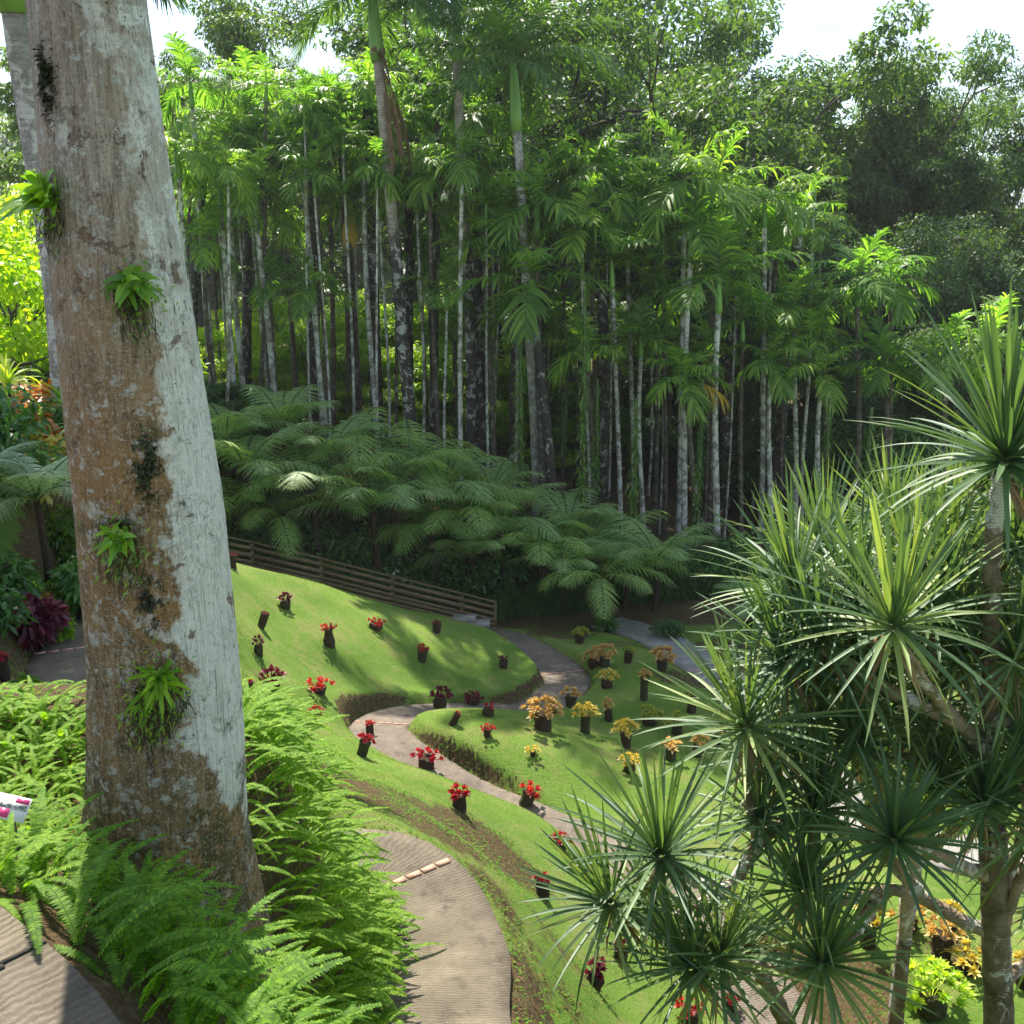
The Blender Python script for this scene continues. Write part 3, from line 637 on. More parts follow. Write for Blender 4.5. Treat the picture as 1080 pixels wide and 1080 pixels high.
GL = 'slender palms of the grove'
PL = [ # px, py, d, basepx, kind, r, crown, scale, label
 (200,78,31,232,'pale',.07,0,1.,'tallest slim palm just right of the big lichen trunk, head against the pale sky'),
 (186,150,28,226,'pale',.075,1,1.,'pale leaning slim palm nearest the right edge of the big lichen trunk'),
 (240,138,32,266,'pale',.08,2,1.,'pale palm with a broad sunlit crown left of the bright fan of backlit leaflets'),
 (272,118,34,290,'mid',.07,3,1.,'high brown-trunked palm below the open patch of pale sky, left side'),
 (345,116,33,356,'mid',.075,4,1.1,'dark-headed palm standing highest beneath the gap of white sky'),
 (318,150,31,345,'pale',.08,5,1.,'pale palm with drooping yellow-green crown left of the dark-headed palm'),
 (268,190,30,296,'pale',.08,0,.95,'pale palm with lime backlit crown in the middle of the left grove'),
 (300,215,33,320,'mid',.07,1,.95,'brown palm with low crown between two pale leaning palms of the left grove'),
 (232,190,30,256,'pale',.075,3,.9,'pale palm with hanging crown halfway up the left grove'),
 (382,155,30,402,'pale',.075,2,1.,'pale palm with drooping crown just left of the dead hanging frond'),
 (366,205,32,385,'mid',.07,4,.9,'mid-height palm showing one orange frond left of the dead hanging frond'),
 (212,245,29,240,'mid',.07,5,.9,'low palm crown at the left end of the grove above the tree ferns'),
 (330,290,29,352,'pale',.07,0,.85,'short palm with low arching crown above the tree ferns, left grove'),
 (285,285,31,300,'mid',.06,2,.8,'short dark palm with fan of low leaves deep in the left grove'),
 (452,168,29,466,'mid',.065,1,.9,'palm with bright lime crown touching the ringed royal palm trunk on its left'),
 (487,158,27,486,'pale',.06,3,.9,'palm head overlapping the ringed upper trunk of the second royal palm'),
 (510,240,28,520,'mid',.07,4,.95,'palm with heavy drooping leaves right of the second royal palm'),
 (566,205,27,574,'mid',.08,0,1.25,'broad dark green palm crown right of the third tall grey palm'),
 (560,285,25.5,590,'dark',.12,2,1.25,'wide low green crown in front of the third tall grey palm'),
 (455,222,34,462,'dark',.09,5,1.,'shaded palm between the first two royal palms, misty gap behind it'),
 (622,166,29,626,'mid',.07,1,1.,'upright bright crown palm at the left of the right-hand grove'),
 (612,228,27,626,'pale',.06,4,1.,'pale palm with spreading crown under the upright bright-headed palm'),
 (660,205,30,668,'pale',.065,3,1.,'palm with pale dangling flower stalks left of the tallest feathery crown'),
 (645,266,27,655,'pale',.06,2,1.05,'palm with low fan crown and two very thin pale trunks beneath'),
 (690,185,31,690,'mid',.065,5,1.,'palm with yellowish shaggy head behind the tallest feathery crown'),
 (722,180,28,716,'pale',.075,0,1.3,'tallest feathery crown of the right-hand grove with long drooping leaves'),
 (752,190,30,748,'mid',.07,2,1.2,'palm crown merging with the tallest feathery one on its right side'),
 (728,235,27,722,'pale',.075,4,1.1,'pale yellow-trunked palm with drooping pleated leaves below the tallest feathery crown'),
 (805,204,30,803,'pale',.07,1,1.,'solitary slim palm with round yellow-green head against the dark trees'),
 (758,285,26,758,'pale',.08,2,1.25,'palm with big dark arching leaves left of the solitary round-headed palm'),
 (700,290,29,700,'mid',.06,3,.95,'shaded palm crown in the thick of the right-hand grove'),
 (838,315,29,838,'pale',.07,0,.95,'palm with arched open crown below and right of the solitary round-headed palm'),
 (868,312,30,868,'mid',.07,5,.9,'palm wedged between the open crown and the bright lime cluster at right'),
 (905,285,28,902,'mid',.075,2,1.05,'bright lime palm crown, biggest of the cluster in front of the dark trees at right'),
 (940,288,29,936,'mid',.07,1,1.,'rightmost bright lime palm crown of the grove'),
 (936,372,27,936,'mid',.07,4,.95,'low green palm between the bright lime cluster and the screw pine'),
 (1000,365,26,1000,'mid',.08,5,1.,'sunlit palm crown half hidden behind the top leaves of the screw pine'),
 (1045,350,27,1045,'mid',.08,0,1.,'palm crown at the right edge behind the screw pine head'),
 (812,372,27,816,'pale',.07,3,.8,'short palm with sparse crown and white trunk at the right of the grove'),
 (864,385,27,868,'pale',.07,5,.85,'low palm with white-flecked trunk below the lime cluster'),
 (722,388,25,742,'mid',.07,1,.85,'low palm carrying one golden yellow dying frond'),
 (620,360,26,626,'mid',.065,0,.8,'low palm half covered in climbers at the left of the right-hand grove'),
 (675,345,27,680,'pale',.06,4,.8,'low palm crown among thin white trunks, centre of the grove'),
 (783,330,28,783,'mid',.06,2,.8,'low shaded palm under the solitary round-headed palm'),
]
for px, py, d, bpx, kd, r, cr, sc, lb in PL:
    d0 = d; d = 32 + (d - 26) * .7; sc *= d / d0 * .93; r *= d / d0 * 1.02
    t, H = palm(px, py + 8, d, bpx, kd, r, cr, lb, GL, scale=sc)
    if px in (722,) and py == 388:
        mb = MB(); P = curve_pts((0, 0, H + .5), -.4, .1, 1.5, 1.3, 9); pinnate(mb, P, np.random.RandomState(2), 18, .6, .08, .14, .6, .1, 1., 3)
        link('dying_frond', mb.mesh('dying_frond', [M['palm_gold'], M['palm_gold']]), t)
    if px == 366:
        mb = MB(); P = curve_pts((0, 0, H + .4), -1.4, -.6, 1.2, .9, 8); pinnate(mb, P, np.random.RandomState(2), 14, .5, .08, .14, .6, .1, 1., 3)
        link('dying_frond', mb.mesh('dying_frond', [M['palm_gold'], M['palm_gold']]), t)

# inner grove: crowded trunks nobody could tell apart, pale thin ones and dark stout ones
LBT = {'pale': 'thin white-barked palm standing deep in the crowded grove', 'mid': 'thin brown-barked palm standing deep in the crowded grove', 'dark': 'stout black-barked palm standing deep in the shade of the grove'}
rs = np.random.RandomState(3); proto = {}
def inner(px, d, kd, r, py, cr, sc):
    key = (kd, cr % 3)
    if key not in proto:
        proto[key] = palm(px, py, d, px + rs.uniform(-6, 6), kd, r, cr, LBT[kd], 'crowded ' + {'pale': 'white', 'mid': 'brown', 'dark': 'black'}[kd] + ' palm trunks deep in the grove', scale=sc); return
    src, H0 = proto[key]; top = W(px, py, d); bx = top[0] + rs.uniform(-.5, .5); gz = ground(bx, d); H = max(3, top[2] - gz - .7); k = H / H0
    o = copy_tree(src); o.location = (bx, d, gz); o.rotation_euler = (rs.uniform(-.03, .03), rs.uniform(-.035, .035), rs.uniform(0, 6.28))
    for ch in o.children:
        if ch.name.startswith('trunk'): q = r / .075 if kd != 'dark' else r / .16; ch.scale = (q, q, k)
        else: ch.location.z = H; 
        if ch.name.startswith('crown') and not ch.name.startswith('crown_shaft'): ch.scale = (sc,) * 3; ch.rotation_euler.z = rs.uniform(0, 6.28)
proto_r = {}
for i in range(66):
    px = 205 + (i * 37.7 % 690); d = rs.uniform(33, 42)
    inner(px, d, 'pale' if rs.rand() < .6 else 'mid', rs.uniform(.05, .075), (rs.uniform(85, 215) if px < 440 else rs.uniform(190, 380)), rs.randint(3), rs.uniform(.62, .95))
for px in (215,262,330,372,401,430,456,508,528,560,606,651,770,830):
    inner(px, rs.uniform(34, 39), 'dark', rs.uniform(.13, .2), rs.uniform(90, 200) + max(0, px - 560) * .25, rs.randint(3), rs.uniform(.9, 1.15))

# ------------------------------------------------------------------ tree ferns
def tfern_mesh(seed, nf=11, L=2.4, npin=17, plen=.66, el0=.75, bend=1.15, fine=1, pw=.078):
    rs = np.random.RandomState(int(abs(seed)) % 99991); mb = MB()
    for k in range(nf):
        az = k * 2 * np.pi / nf + rs.uniform(-.25, .25); LL = L * rs.uniform(.82, 1.08)
        el = el0 + rs.uniform(-.3, .3) + (.35 if k % 4 == 0 else 0)
        P = curve_pts((0, 0, 0), az, el, LL, bend * rs.uniform(.85, 1.2), 12, rs.uniform(-.25, .25))
        V, f = tube(P, np.linspace(.022, .005, len(P)), 5, False); mb.add(V, f, 1)
        t = np.linspace(.16, 1, npin); c, tg = sample(P, t); sd = nrm(np.cross(tg, [0, 0, 1.]) + 1e-6); up = nrm(np.cross(sd, tg)); tt = (t - .16) / .84
        ll = plen * np.sin(np.pi * (tt * .84 + .13)) ** .75
        for s in (-1, 1):
            for i in range(npin):
                sw = .35 + .45 * tt[i]; d0 = nrm(sd[i] * s * math.cos(sw) + tg[i] * math.sin(sw) + up[i] * rs.uniform(-.12, .12)); n = max(4, int(ll[i] / (.030 / fine)))
                u = np.linspace(.05, 1, n); l = ll[i]
                pc = c[i] + d0 * (l * u)[:, None]; pc[:, 2] -= .42 * l * u * u
                dd = nrm(d0 + np.outer(u, [0, 0, -.84])); ps = nrm(np.cross(dd, up[i])); w_ = pw * (1 - u ** 2.2 * .9) * (.5 + .5 * ll[i] / plen)
                for q in (-1, 1):
                    V, Q = blades(pc, ps * q * .9 + dd * .45 + np.array([0, 0, -.12]), np.broadcast_to(up[i], pc.shape), w_, l / n * .92, .1, 1, lambda t: 1 - .6 * t); mb.add(V, Q, 0)
                V, Q = blades([c[i]], [d0], [up[i]], l, .007, .42, 2, lambda t: 1 - .7 * t); mb.add(V, Q, 1)
    return mb
TF = [tfern_mesh(100 + i, [9, 10, 9, 8][i], [2.4, 2.7, 2.2, 2.8][i], el0=[.85, .7, .95, .65][i], bend=1.35).mesh('fern_crown', [M['tfern' if i % 2 else 'tfern_light'], M['stem']]) for i in range(4)]
def tree_fern(px, py, d, v, sc, label, group='tree ferns behind the fence', mesh=None, tilt=(0, 0), tr_=.11):
    p = W(px, py, d); gz = ground(p[0], p[1]); H = max(.5, p[2] - gz); rs = np.random.RandomState(int(abs(px + py * 3)) % 99991)
    root = empty('tree_fern', (p[0], p[1], gz), label, 'tree fern', group)
    mb = MB(); n = 8; z = np.linspace(-.2, H, n); V, f = tube(np.c_[.05 * np.sin(z * 2), .04 * np.cos(z * 3), z], np.linspace(tr_, tr_ * .7, n), 9); mb.add(V, f); link('trunk', mb.mesh('fern_trunk', M['fern_trunk']), root)
    c = link('crown', mesh or TF[v % 4], root, (.05 * math.sin(H * 2), .04 * math.cos(H * 3), H)); c.rotation_euler = (tilt[0], tilt[1], rs.uniform(0, 6.28)); c.scale = (sc,) * 3
    return root
TFL = [
 (262,500,27.6,0,.95,'tree fern at the upper left end of the fence, beside the big trunk'),
 (300,455,30.5,2,.95,'highest tree fern of the bank, upright fronds under the palm trunks'),
 (330,512,27.4,1,.9,'tree fern spreading flat fronds over the left half of the fence'),
 (376,470,29.5,3,.95,'tree fern throwing one long frond up towards the white palm trunks'),
 (395,540,27.2,0,.95,'tree fern whose frond hangs over the middle of the fence'),
 (432,492,29.2,1,.9,'tree fern in the middle of the bank, behind the ones over the fence'),
 (470,518,28.8,2,1.,'tree fern with steep dark fronds at the crest of the bank, centre'),
 (455,560,27.8,3,.75,'tree fern drooping over the lower right end of the fence'),
 (528,552,28.8,0,.9,'tree fern between the fence end and the white flowering shrub'),
 (498,590,27.9,2,.75,'low tree fern just past the end of the fence'),
 (572,578,28.4,1,.8,'tree fern with bright tips, left of the two that overhang the hedge'),
 (622,575,29.2,2,.8,'tree fern with upright fronds in front of the thin white trunks'),
 (632,610,27.2,3,.72,'lowest tree fern, its long frond hanging in front of the hedge'),
 (692,592,28.2,0,.85,'rightmost tree fern of the bank, above the round bush'),
]
for px, py, d, v, sc, lb in TFL: tree_fern(px, py, d, v, sc * 1.12, lb)
for i, (px, py, d, v, sc) in enumerate([(245,535,27.2,1,.9),(290,545,27.0,3,.85),(350,485,28.8,2,1.),(415,520,28.0,0,.95),(492,545,28.4,1,.95),(590,600,28.0,0,.8),(660,600,28.4,1,.85),(600,560,30,2,1.),(240,470,29.5,0,1.05),(655,570,30,3,.9),(520,525,30.5,2,1.)]):
    tree_fern(px, py, d, v, sc * .95, 'low tree fern tucked under the fronds of its neighbours on the bank', 'low tree ferns filling the bank')

def climber(px, y0, y1, d):
    a = W(px, y1, d); b = W(px, y0, d); rs = np.random.RandomState(int(px)); n = int(420 * (b[2] - a[2]) / 4); z = rs.uniform(a[2], b[2], n); an = rs.rand(n) * 6.28; z = a[2] + (z - a[2]) * rs.uniform(.1, 1, n) ** .3; r = rs.uniform(.05, .34, n) * np.array([.35 + max(0, mn.noise(Vector((px, 0, q * 1.1)))) * 2 for q in z])
    p = np.c_[np.cos(an) * r, np.sin(an) * r, z - a[2]]; mb = MB(); V, Q = blades(p, np.c_[np.cos(an), np.sin(an), rs.uniform(-1.2, .4, n)], (0, 0, 1), rs.uniform(.07, .2, n), rs.uniform(.03, .07, n), .5, 2, lambda t: [.5, 1, .1][int(t * 2)]); mb.add(V, Q)
    V, f = tube([(0, 0, 0), (.05, 0, (b[2] - a[2]) / 2), (0, 0, b[2] - a[2])], .05, 6); mb.add(V, f, 1)
    o = link('climbing_vine', mb.mesh('climbing_vine', [M['vine'], M['stem']]), None, a); tag(o, 'leafy climber hanging around a palm trunk in the middle of the grove', 'climbing plant', 'climbers on the palm trunks')
for px, y0, y1, d in [(548,330,540,31),(612,300,590,30.5),(626,400,600,31.5),(666,420,590,31),(733,400,580,30.5),(595,350,480,33),(862,420,600,31.5),(905,430,600,30.5)]: climber(px, y0, y1, d)
# ------------------------------------------------------------------ broadleaf trees and shrubs
def leaf_cloud(mb, centers, rad, nper, size, rs, mi=0, flat=.75, nseg=1):
    C = np.repeat(np.asarray(centers), nper, 0); n = len(C); r = np.repeat(np.broadcast_to(rad, (len(centers),)), nper)
    v = nrm(rs.randn(n, 3)); v[:, 2] *= flat
    p = C + v * (r * rs.uniform(.35, 1., n) ** .6)[:, None]
    d = nrm(v * .8 + rs.randn(n, 3) * .7 + [0, 0, -.15]); up = nrm(rs.randn(n, 3) * .6 + [0, 0, 1.])
    V, Q = blades(p, d, up, size * rs.uniform(.6, 1.3, n), size * .5 * rs.uniform(.7, 1.3, n), .35, 2 if nseg > 1 else 1, (lambda t: [.3, 1, .1][int(t * 2)]) if nseg > 1 else (lambda t: 1 - .35 * t)); mb.add(V, Q, mi)
def broad_tree(seed, H, cr, base=.42, nl=7, lean=0, size=.3, nper=150, clr=1.25, mat='broad', flat=.7, fill=1.):
    """trunk + forked limbs ending in separate leaf clumps"""
    rs = np.random.RandomState(int(abs(seed)) % 99991); wood = MB(); leaf = MB(); ends = []
    hb = H * base; n = 7
    tz = np.linspace(-.6, hb, n); P0 = np.c_[np.sin(tz * .3 + seed) * .25, np.cos(tz * .25) * .25, tz]; r0 = H * .017
    V, f = tube(P0, np.linspace(r0 * 1.4, r0, n), 9); wood.add(V, f)
    def limb(p, az, el, L, r, lev):
        k = 5; pts = [p]; q = np.array(p, float); a, e = az, el
        for i in range(k):
            a += rs.uniform(-.3, .3); e += rs.uniform(-.22, .2); e = min(e, 1.4)
            q = q + np.array([math.cos(a) * math.cos(e), math.sin(a) * math.cos(e), math.sin(e)]) * L / k; pts.append(q.copy())
        V, f = tube(pts, np.linspace(r, r * .5, k + 1), 6 if lev < 2 else 4, False); wood.add(V, f)
        if lev == 2: ends.append(pts[-1]); ends.append(pts[-3]); return
        for j in range(4 if lev == 0 else 3):
            limb(pts[-1 - (j % 2)], a + (j - 1.2) * rs.uniform(.6, 1.1), e + rs.uniform(-.65, .25), L * rs.uniform(.5, .72), r * .5, lev + 1)
    for i in range(nl):
        el = rs.uniform(.35, 1.25); limb(P0[-1 - (i % 3)], i * 2.4 + rs.uniform(-.3, .3), el, (H - hb) * .62 * (1 if el > .8 else cr / max(1, (H - hb)) * 1.35), r0 * .55, 0)
    E = np.array(ends); m = rs.rand(len(E)) < fill; E = E[m]
    leaf_cloud(leaf, E, clr * rs.uniform(.6, 1.2, len(E)), nper, size, rs, flat=flat)
    return wood.mesh('tree_wood', M['branch']), leaf.mesh('tree_leaves', M[mat]), E
def put_tree(nm, tr, px, py, d, label, group=None, H=None, rot=0, sc=None, cat='tree', scx=1.):
    """py = top of the crown"""
    wood, leaf, E = tr; top = float(E[:, 2].max()) + .8
    p = W(px, py, d); gz = ground(p[0], p[1]); s = (p[2] - gz) / top
    root = empty(nm, (p[0], p[1], gz - .1), label, cat, group, (0, 0, rot)); root.scale = (s * scx, s * scx, s)
    link('trunk', wood, root); link('crown', leaf, root); return root
T_A = broad_tree(1, 22, 8, .38, 9, size=.23, nper=340, clr=1.45, flat=.55)
T_B = broad_tree(2, 20, 6.5, .36, 9, size=.22, nper=340, clr=1.3, flat=.55, mat='broad')
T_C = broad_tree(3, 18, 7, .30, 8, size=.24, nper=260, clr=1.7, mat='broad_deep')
T_D = broad_tree(4, 20, 6, .45, 7, size=.21, nper=150, clr=1.3, mat='broad', fill=.8)
T_E = broad_tree(5, 9, 4.5, .2, 8, size=.24, nper=110, clr=1.0, mat='broad_sunlit')
put_tree('broadleaf_tree', T_A, 728, -8, 56, 'tallest broad crowned tree behind the palms, top centre right', rot=.5, scx=1.02)
put_tree('broadleaf_tree', T_A, 655, -70, 62, 'broad dark tree whose top leaves the frame right of the third tall palm', rot=2.5)
put_tree('broadleaf_tree', T_B, 820, 34, 60, 'tree between the tallest broad crown and the domed tree at right', rot=1.1)
put_tree('broadleaf_tree', T_B, 968, 50, 57, 'domed grey-green tree against the sky at the right', rot=4.0, scx=.95)
put_tree('broadleaf_tree', T_D, 1072, 66, 60, 'thin-leaved tree at the right edge with sky showing through', rot=.3)
put_tree('broadleaf_tree', T_D, 900, 80, 66, 'lower tree in the dip left of the domed grey-green tree', rot=2.2)
put_tree('branching_tree', T_D, 600, -40, 44, 'dark limbed tree with crooked bare branches right of the third tall palm', rot=1.0, scx=1.1)
put_tree('branching_tree', T_D, 515, -30, 46, 'loose leaved tree with sky between its leaves behind the second royal palm', rot=3.6, scx=1.0)
put_tree('branching_tree', T_D, 428, 20, 50, 'backlit tree beside the patch of white sky behind the first royal palm', rot=5.0, scx=.8)
FB = 'dark trees filling the back of the garden'
k = 0
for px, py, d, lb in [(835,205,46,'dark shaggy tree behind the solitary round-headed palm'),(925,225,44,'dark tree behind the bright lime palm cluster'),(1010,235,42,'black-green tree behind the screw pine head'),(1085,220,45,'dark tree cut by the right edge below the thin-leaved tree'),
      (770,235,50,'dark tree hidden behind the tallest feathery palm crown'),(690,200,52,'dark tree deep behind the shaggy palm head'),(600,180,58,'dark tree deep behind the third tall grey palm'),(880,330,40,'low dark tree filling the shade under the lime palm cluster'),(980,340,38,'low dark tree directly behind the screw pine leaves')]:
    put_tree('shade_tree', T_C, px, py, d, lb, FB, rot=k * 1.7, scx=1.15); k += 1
for px, py, d, sx, lb in [(185,-25,52,1.,'pale feathery tree showing just right of the big trunk near its top'),(205,10,56,.65,'sunlit yellow-green tree above the slim palms at top left'),(300,92,95,1.5,'hazy round-topped tree below the gap of sky'),(250,82,90,1.2,'hazy tree on the slope left of the gap of sky'),(365,112,90,1.3,'hazy tree under the right side of the sky gap')]:
    put_tree('broadleaf_tree', T_B, px, py, d, lb, rot=k * 1.3, scx=sx); k += 1
for px, py, d, lb in [(5,190,24,'yellow-green backlit tree at the left edge'),(40,235,30,'lime bush-like tree between the left edge and the leaning royal palm'),(-50,120,26,'tree whose leaves enter the left edge at mid height')]:
    put_tree('lime_tree', T_E, px, py, d, lb, 'backlit lime trees at the left', rot=k); k += 1
for px, py, d in [(238,335,43),(285,345,44),(335,340,42),(385,345,43),(435,335,44),(485,350,43),(530,365,44),(260,320,50),(360,315,50),(460,320,51),(250,392,40),(305,388,39),(360,395,40),(415,392,39.5),(470,400,40),(525,415,40),(580,430,41),(225,330,41),(310,300,47),(410,300,47),(505,315,47)]:
    put_tree('sun_painted_shrub', T_E, px, py, d, 'yellow-green shrub with sunlight painted into its leaves, glimpsed between the palm trunks', 'shrubs with painted sunlight behind the palm trunks', rot=px, cat='shrub', scx=1.5);  # these stand in palm shade; their sunlit look is painted into the leaf colour
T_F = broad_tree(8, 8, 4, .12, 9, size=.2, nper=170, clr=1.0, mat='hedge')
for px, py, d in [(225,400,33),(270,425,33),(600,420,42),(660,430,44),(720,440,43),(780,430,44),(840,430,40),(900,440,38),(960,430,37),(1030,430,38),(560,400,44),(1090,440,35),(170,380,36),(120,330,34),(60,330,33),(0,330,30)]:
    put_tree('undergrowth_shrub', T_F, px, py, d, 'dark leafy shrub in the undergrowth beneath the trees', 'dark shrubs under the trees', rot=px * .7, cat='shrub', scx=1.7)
# dark wooded rise closing the view, and the hazy hill
def ridge(nm, x0, x1, y, prof, depth_, mat, label):
    n = 90; m = 10; xs = np.linspace(x0, x1, n); rs = np.random.RandomState(4); V = np.zeros((n, m, 3))
    for j in range(m):
        t = j / (m - 1); V[:, j, 0] = xs; V[:, j, 1] = y + depth_ * t
        V[:, j, 2] = -12 + (prof(xs) + 12) * math.sin(t * math.pi * .62) + rs.randn(n) * .7 * (t > 0)
    i = np.arange(n - 1)[:, None] * m; j = np.arange(m - 1)[None]; Q = np.stack([i + j, i + m + j, i + m + j + 1, i + j + 1], -1).reshape(-1, 4)
    mb = MB(); mb.add(V.reshape(-1, 3), Q)
    P = V.reshape(-1, 3); C = P[rs.randint(0, len(P), 3500)] + rs.randn(3500, 3) * [1.5, 1.5, .5]
    sz = y / 110; v = MB(); leaf_cloud(mb, C, 1.3 * sz, 14, .75 * sz, rs, 0)
    o = link(nm, mb.mesh(nm, M[mat])); tag(o, label, kind='structure')
ridge('hill', -60, 75, 82, lambda x: 6.5 + 2.0 * np.sin(x * .09) + 1.2 * np.sin(x * .31) - 4.5 * np.exp(-((x + 16) / 10) ** 2) - np.clip(x - 30, 0, 40) * .05, 30, 'broad', 'wooded slope behind the garden')
ridge('far_hill', -190, 60, 190, lambda x: 34 - .0028 * (x + 52) ** 2 * .5 + 1.5 * np.sin(x * .15), 70, 'broad', 'distant hazy wooded hill')

# ------------------------------------------------------------------ shrubs, hedge, garden plants
def blob_shrub(nm, px, py, d, w_, h_, mat, label, size=.09, n=2600, group=None, cat='shrub', flowers=None, z0=None):
    p = W(px, py, d); gz = ground(p[0], p[1]) if z0 is None else z0; rs = np.random.RandomState(int(abs(px * 3 + py)) % 99991)
    root = empty(nm, (p[0], p[1], gz), label, cat, group); C = []
    for i in range(14): C.append((rs.uniform(-.6, .6) * w_ / 2, rs.uniform(-.5, .5) * w_ / 2, h_ * rs.uniform(.3, .85)))
    mb = MB(); leaf_cloud(mb, C, min(w_, h_) * .33, n // 14, size, rs, nseg=2); link('leaves', mb.mesh('shrub_leaves', M[mat]), root)
    st = MB()
    for c in C[:9]: V, f = tube([(0, 0, -.05), (c[0] * .5, c[1] * .5, c[2] * .5), c], [.02, .015, .006], 4, False); st.add(V, f)
    link('stems', st.mesh('shrub_stems', M['branch']), root)
    if flowers:
        fm = MB(); fc = np.array(C)[rs.randint(0, 14, flowers[1])] + nrm(rs.randn(flowers[1], 3)) * min(w_, h_) * .36; leaf_cloud(fm, fc, flowers[2], 7, flowers[2] * 1.2, rs, nseg=2); link('flowers', fm.mesh('flowers', M[flowers[0]]), root)
    return root
for px, py, d, w_, lb in [(545,520,31,2.6,'flowering shrub with white blossom at the foot of the dark palm trunks'),(585,545,31,2.,'smaller white-flowered shrub right of the larger flowering one'),(500,500,33,2.4,'yellowish bamboo-leaved shrub left of the white flowering shrub'),(425,575,27.6,1.6,'shrub with small white flowers in the shade under the ferns, above the fence')]:
    blob_shrub('flowering_shrub', px, py, d, w_, 1.7 if d > 30 else 1.1, 'olive' if px == 500 else 'vine' if d > 30 else 'hedge', lb, .16, 1500, flowers=('white_flower', 60 if px != 500 else 10, .07))
# hedge of strap leaves below the ferns
def hedge(px0, px1, d0, d1, h_, label, nm='hedge'):
    a = W(px0, 650, d0); b = W(px1, 650, d1); rs = np.random.RandomState(int(abs(px0)) % 99991); n = 9000; t = rs.rand(n); p = a[None] * (1 - t)[:, None] + b[None] * t[:, None]
    p[:, 1] += rs.uniform(-.35, .35, n); root = empty(nm, (a[0], a[1], ground(a[0], a[1])), label, 'hedge')
    tt = np.linspace(0, 1, 40); gz = np.interp(t, tt, [ground(*(a[:2] * (1 - q) + b[:2] * q)) for q in tt]); p[:, 2] = gz + rs.uniform(.05, h_, n) * (.85 + .15 * np.sin(t * 21))
    v = nrm(np.c_[rs.randn(n), rs.randn(n) - .5, rs.uniform(.2, 1.5, n)]); V, Q = blades(p - np.array(root.location), v, (0, 0, 1) + rs.randn(n, 3) * .2, .3 * rs.uniform(.6, 1.2, n), .035, .6, 2)
    mb = MB(); mb.add(V, Q); link('leaves', mb.mesh('hedge_leaves', M['hedge']), root)
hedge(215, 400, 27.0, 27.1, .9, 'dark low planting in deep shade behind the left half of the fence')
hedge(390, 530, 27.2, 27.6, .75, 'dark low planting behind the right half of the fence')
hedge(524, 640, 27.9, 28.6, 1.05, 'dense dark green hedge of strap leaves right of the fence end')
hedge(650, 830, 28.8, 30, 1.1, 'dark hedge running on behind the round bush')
blob_shrub('bush', 640, 645, 26.6, .75, .5, 'hedge', 'small round green bush at the foot of the hedge', .07, 1600)
blob_shrub('bush', 705, 668, 25.8, 1.0, .55, 'hedge', 'clipped round green bush behind the pinkish bromeliad logs', .07, 2200)
tree_fern(790, 640, 25.5, 2, .55, 'yellow-green fern at the left edge of the screw pine leaves', 'small ferns')
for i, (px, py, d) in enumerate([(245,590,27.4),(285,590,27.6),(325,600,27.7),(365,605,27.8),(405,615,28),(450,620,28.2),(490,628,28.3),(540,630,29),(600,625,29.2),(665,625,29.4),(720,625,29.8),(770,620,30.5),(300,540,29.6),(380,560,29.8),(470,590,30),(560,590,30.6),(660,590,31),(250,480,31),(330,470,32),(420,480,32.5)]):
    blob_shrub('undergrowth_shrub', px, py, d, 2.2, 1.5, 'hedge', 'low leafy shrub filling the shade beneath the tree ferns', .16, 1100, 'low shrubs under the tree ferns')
# ---- left garden
def spiky(px, py, d, nleaf, L, wd, mat, label, nm, cat='plant', up=.6, h=.0, group=None):
    p = W(px, py, d); gz = ground(p[0], p[1]); rs = np.random.RandomState(int(abs(px + py)) % 99991); root = empty(nm, (p[0], p[1], gz), label, cat, group); H = max(.1, p[2] - gz)
    mb = MB(); n = nleaf; az = np.arange(n) * 2.4 + rs.uniform(-.2, .2, n); el = np.linspace(1.3, -.1, n) * up + rs.uniform(-.1, .3, n)
    d_ = np.c_[np.cos(az) * np.cos(el), np.sin(az) * np.cos(el), np.sin(el)]; V, Q = blades(np.tile([0, 0, H], (n, 1)), d_, (0, 0, 1), L * rs.uniform(.7, 1.1, n), wd, .5, 5, fold=.3); mb.add(V, Q)
    link('leaves', mb.mesh('leaves', M[mat]), root); s = MB(); V, f = tube([(0, 0, -.1), (.02, 0, H * .5), (0, 0, H)], [.035, .03, .02], 6); s.add(V, f); link('stem', s.mesh('stem', M['branch']), root); return root
TFN = tfern_mesh(140, 12, 1.15, 19, .34, .8, 1.25, 1.1, .036).mesh('fern_crown', [M['tfern_pale'], M['stem']])
tree_fern(38, 528, 11, 0, .85, 'silvery tree fern over the dark red-flowered bush at the left', None, TFN, tr_=.05)
tree_fern(-30, 505, 10.8, 0, .7, 'pale fern frond tips entering at the left edge above the crotons', None, TFN, tr_=.05)
for px, py, d, mt, lb in [(12,445,14,'croton','orange-leaved shrub at the left edge below the lime trees'),(42,432,15.5,'croton','red-orange shrub right of the one at the left edge'),(86,478,13.5,'croton','reddish shrub touching the left side of the big trunk'),(28,490,12.5,'gold','small shrub with yellow leaves above the silvery tree fern'),(60,455,16,'coral','dull red shrub below the leaning royal palm')]:
    blob_shrub('croton', px, py, d, 1.1, .9, mt, lb, .17, 420, z0=W(px, py, d)[2] - .5)
spiky(68, 432, 15, 34, .8, .07, 'palm', 'green strap-leaved plant at the foot of the leaning royal palm', 'dracaena', up=1)
spiky(92, 455, 13, 30, .7, .07, 'hedge', 'dark strap-leaved plant close against the big trunk, left side', 'dracaena', up=1)
spiky(8, 405, 14, 30, .9, .06, 'limeb', 'pale spiky plant high at the left edge', 'dracaena', up=1)
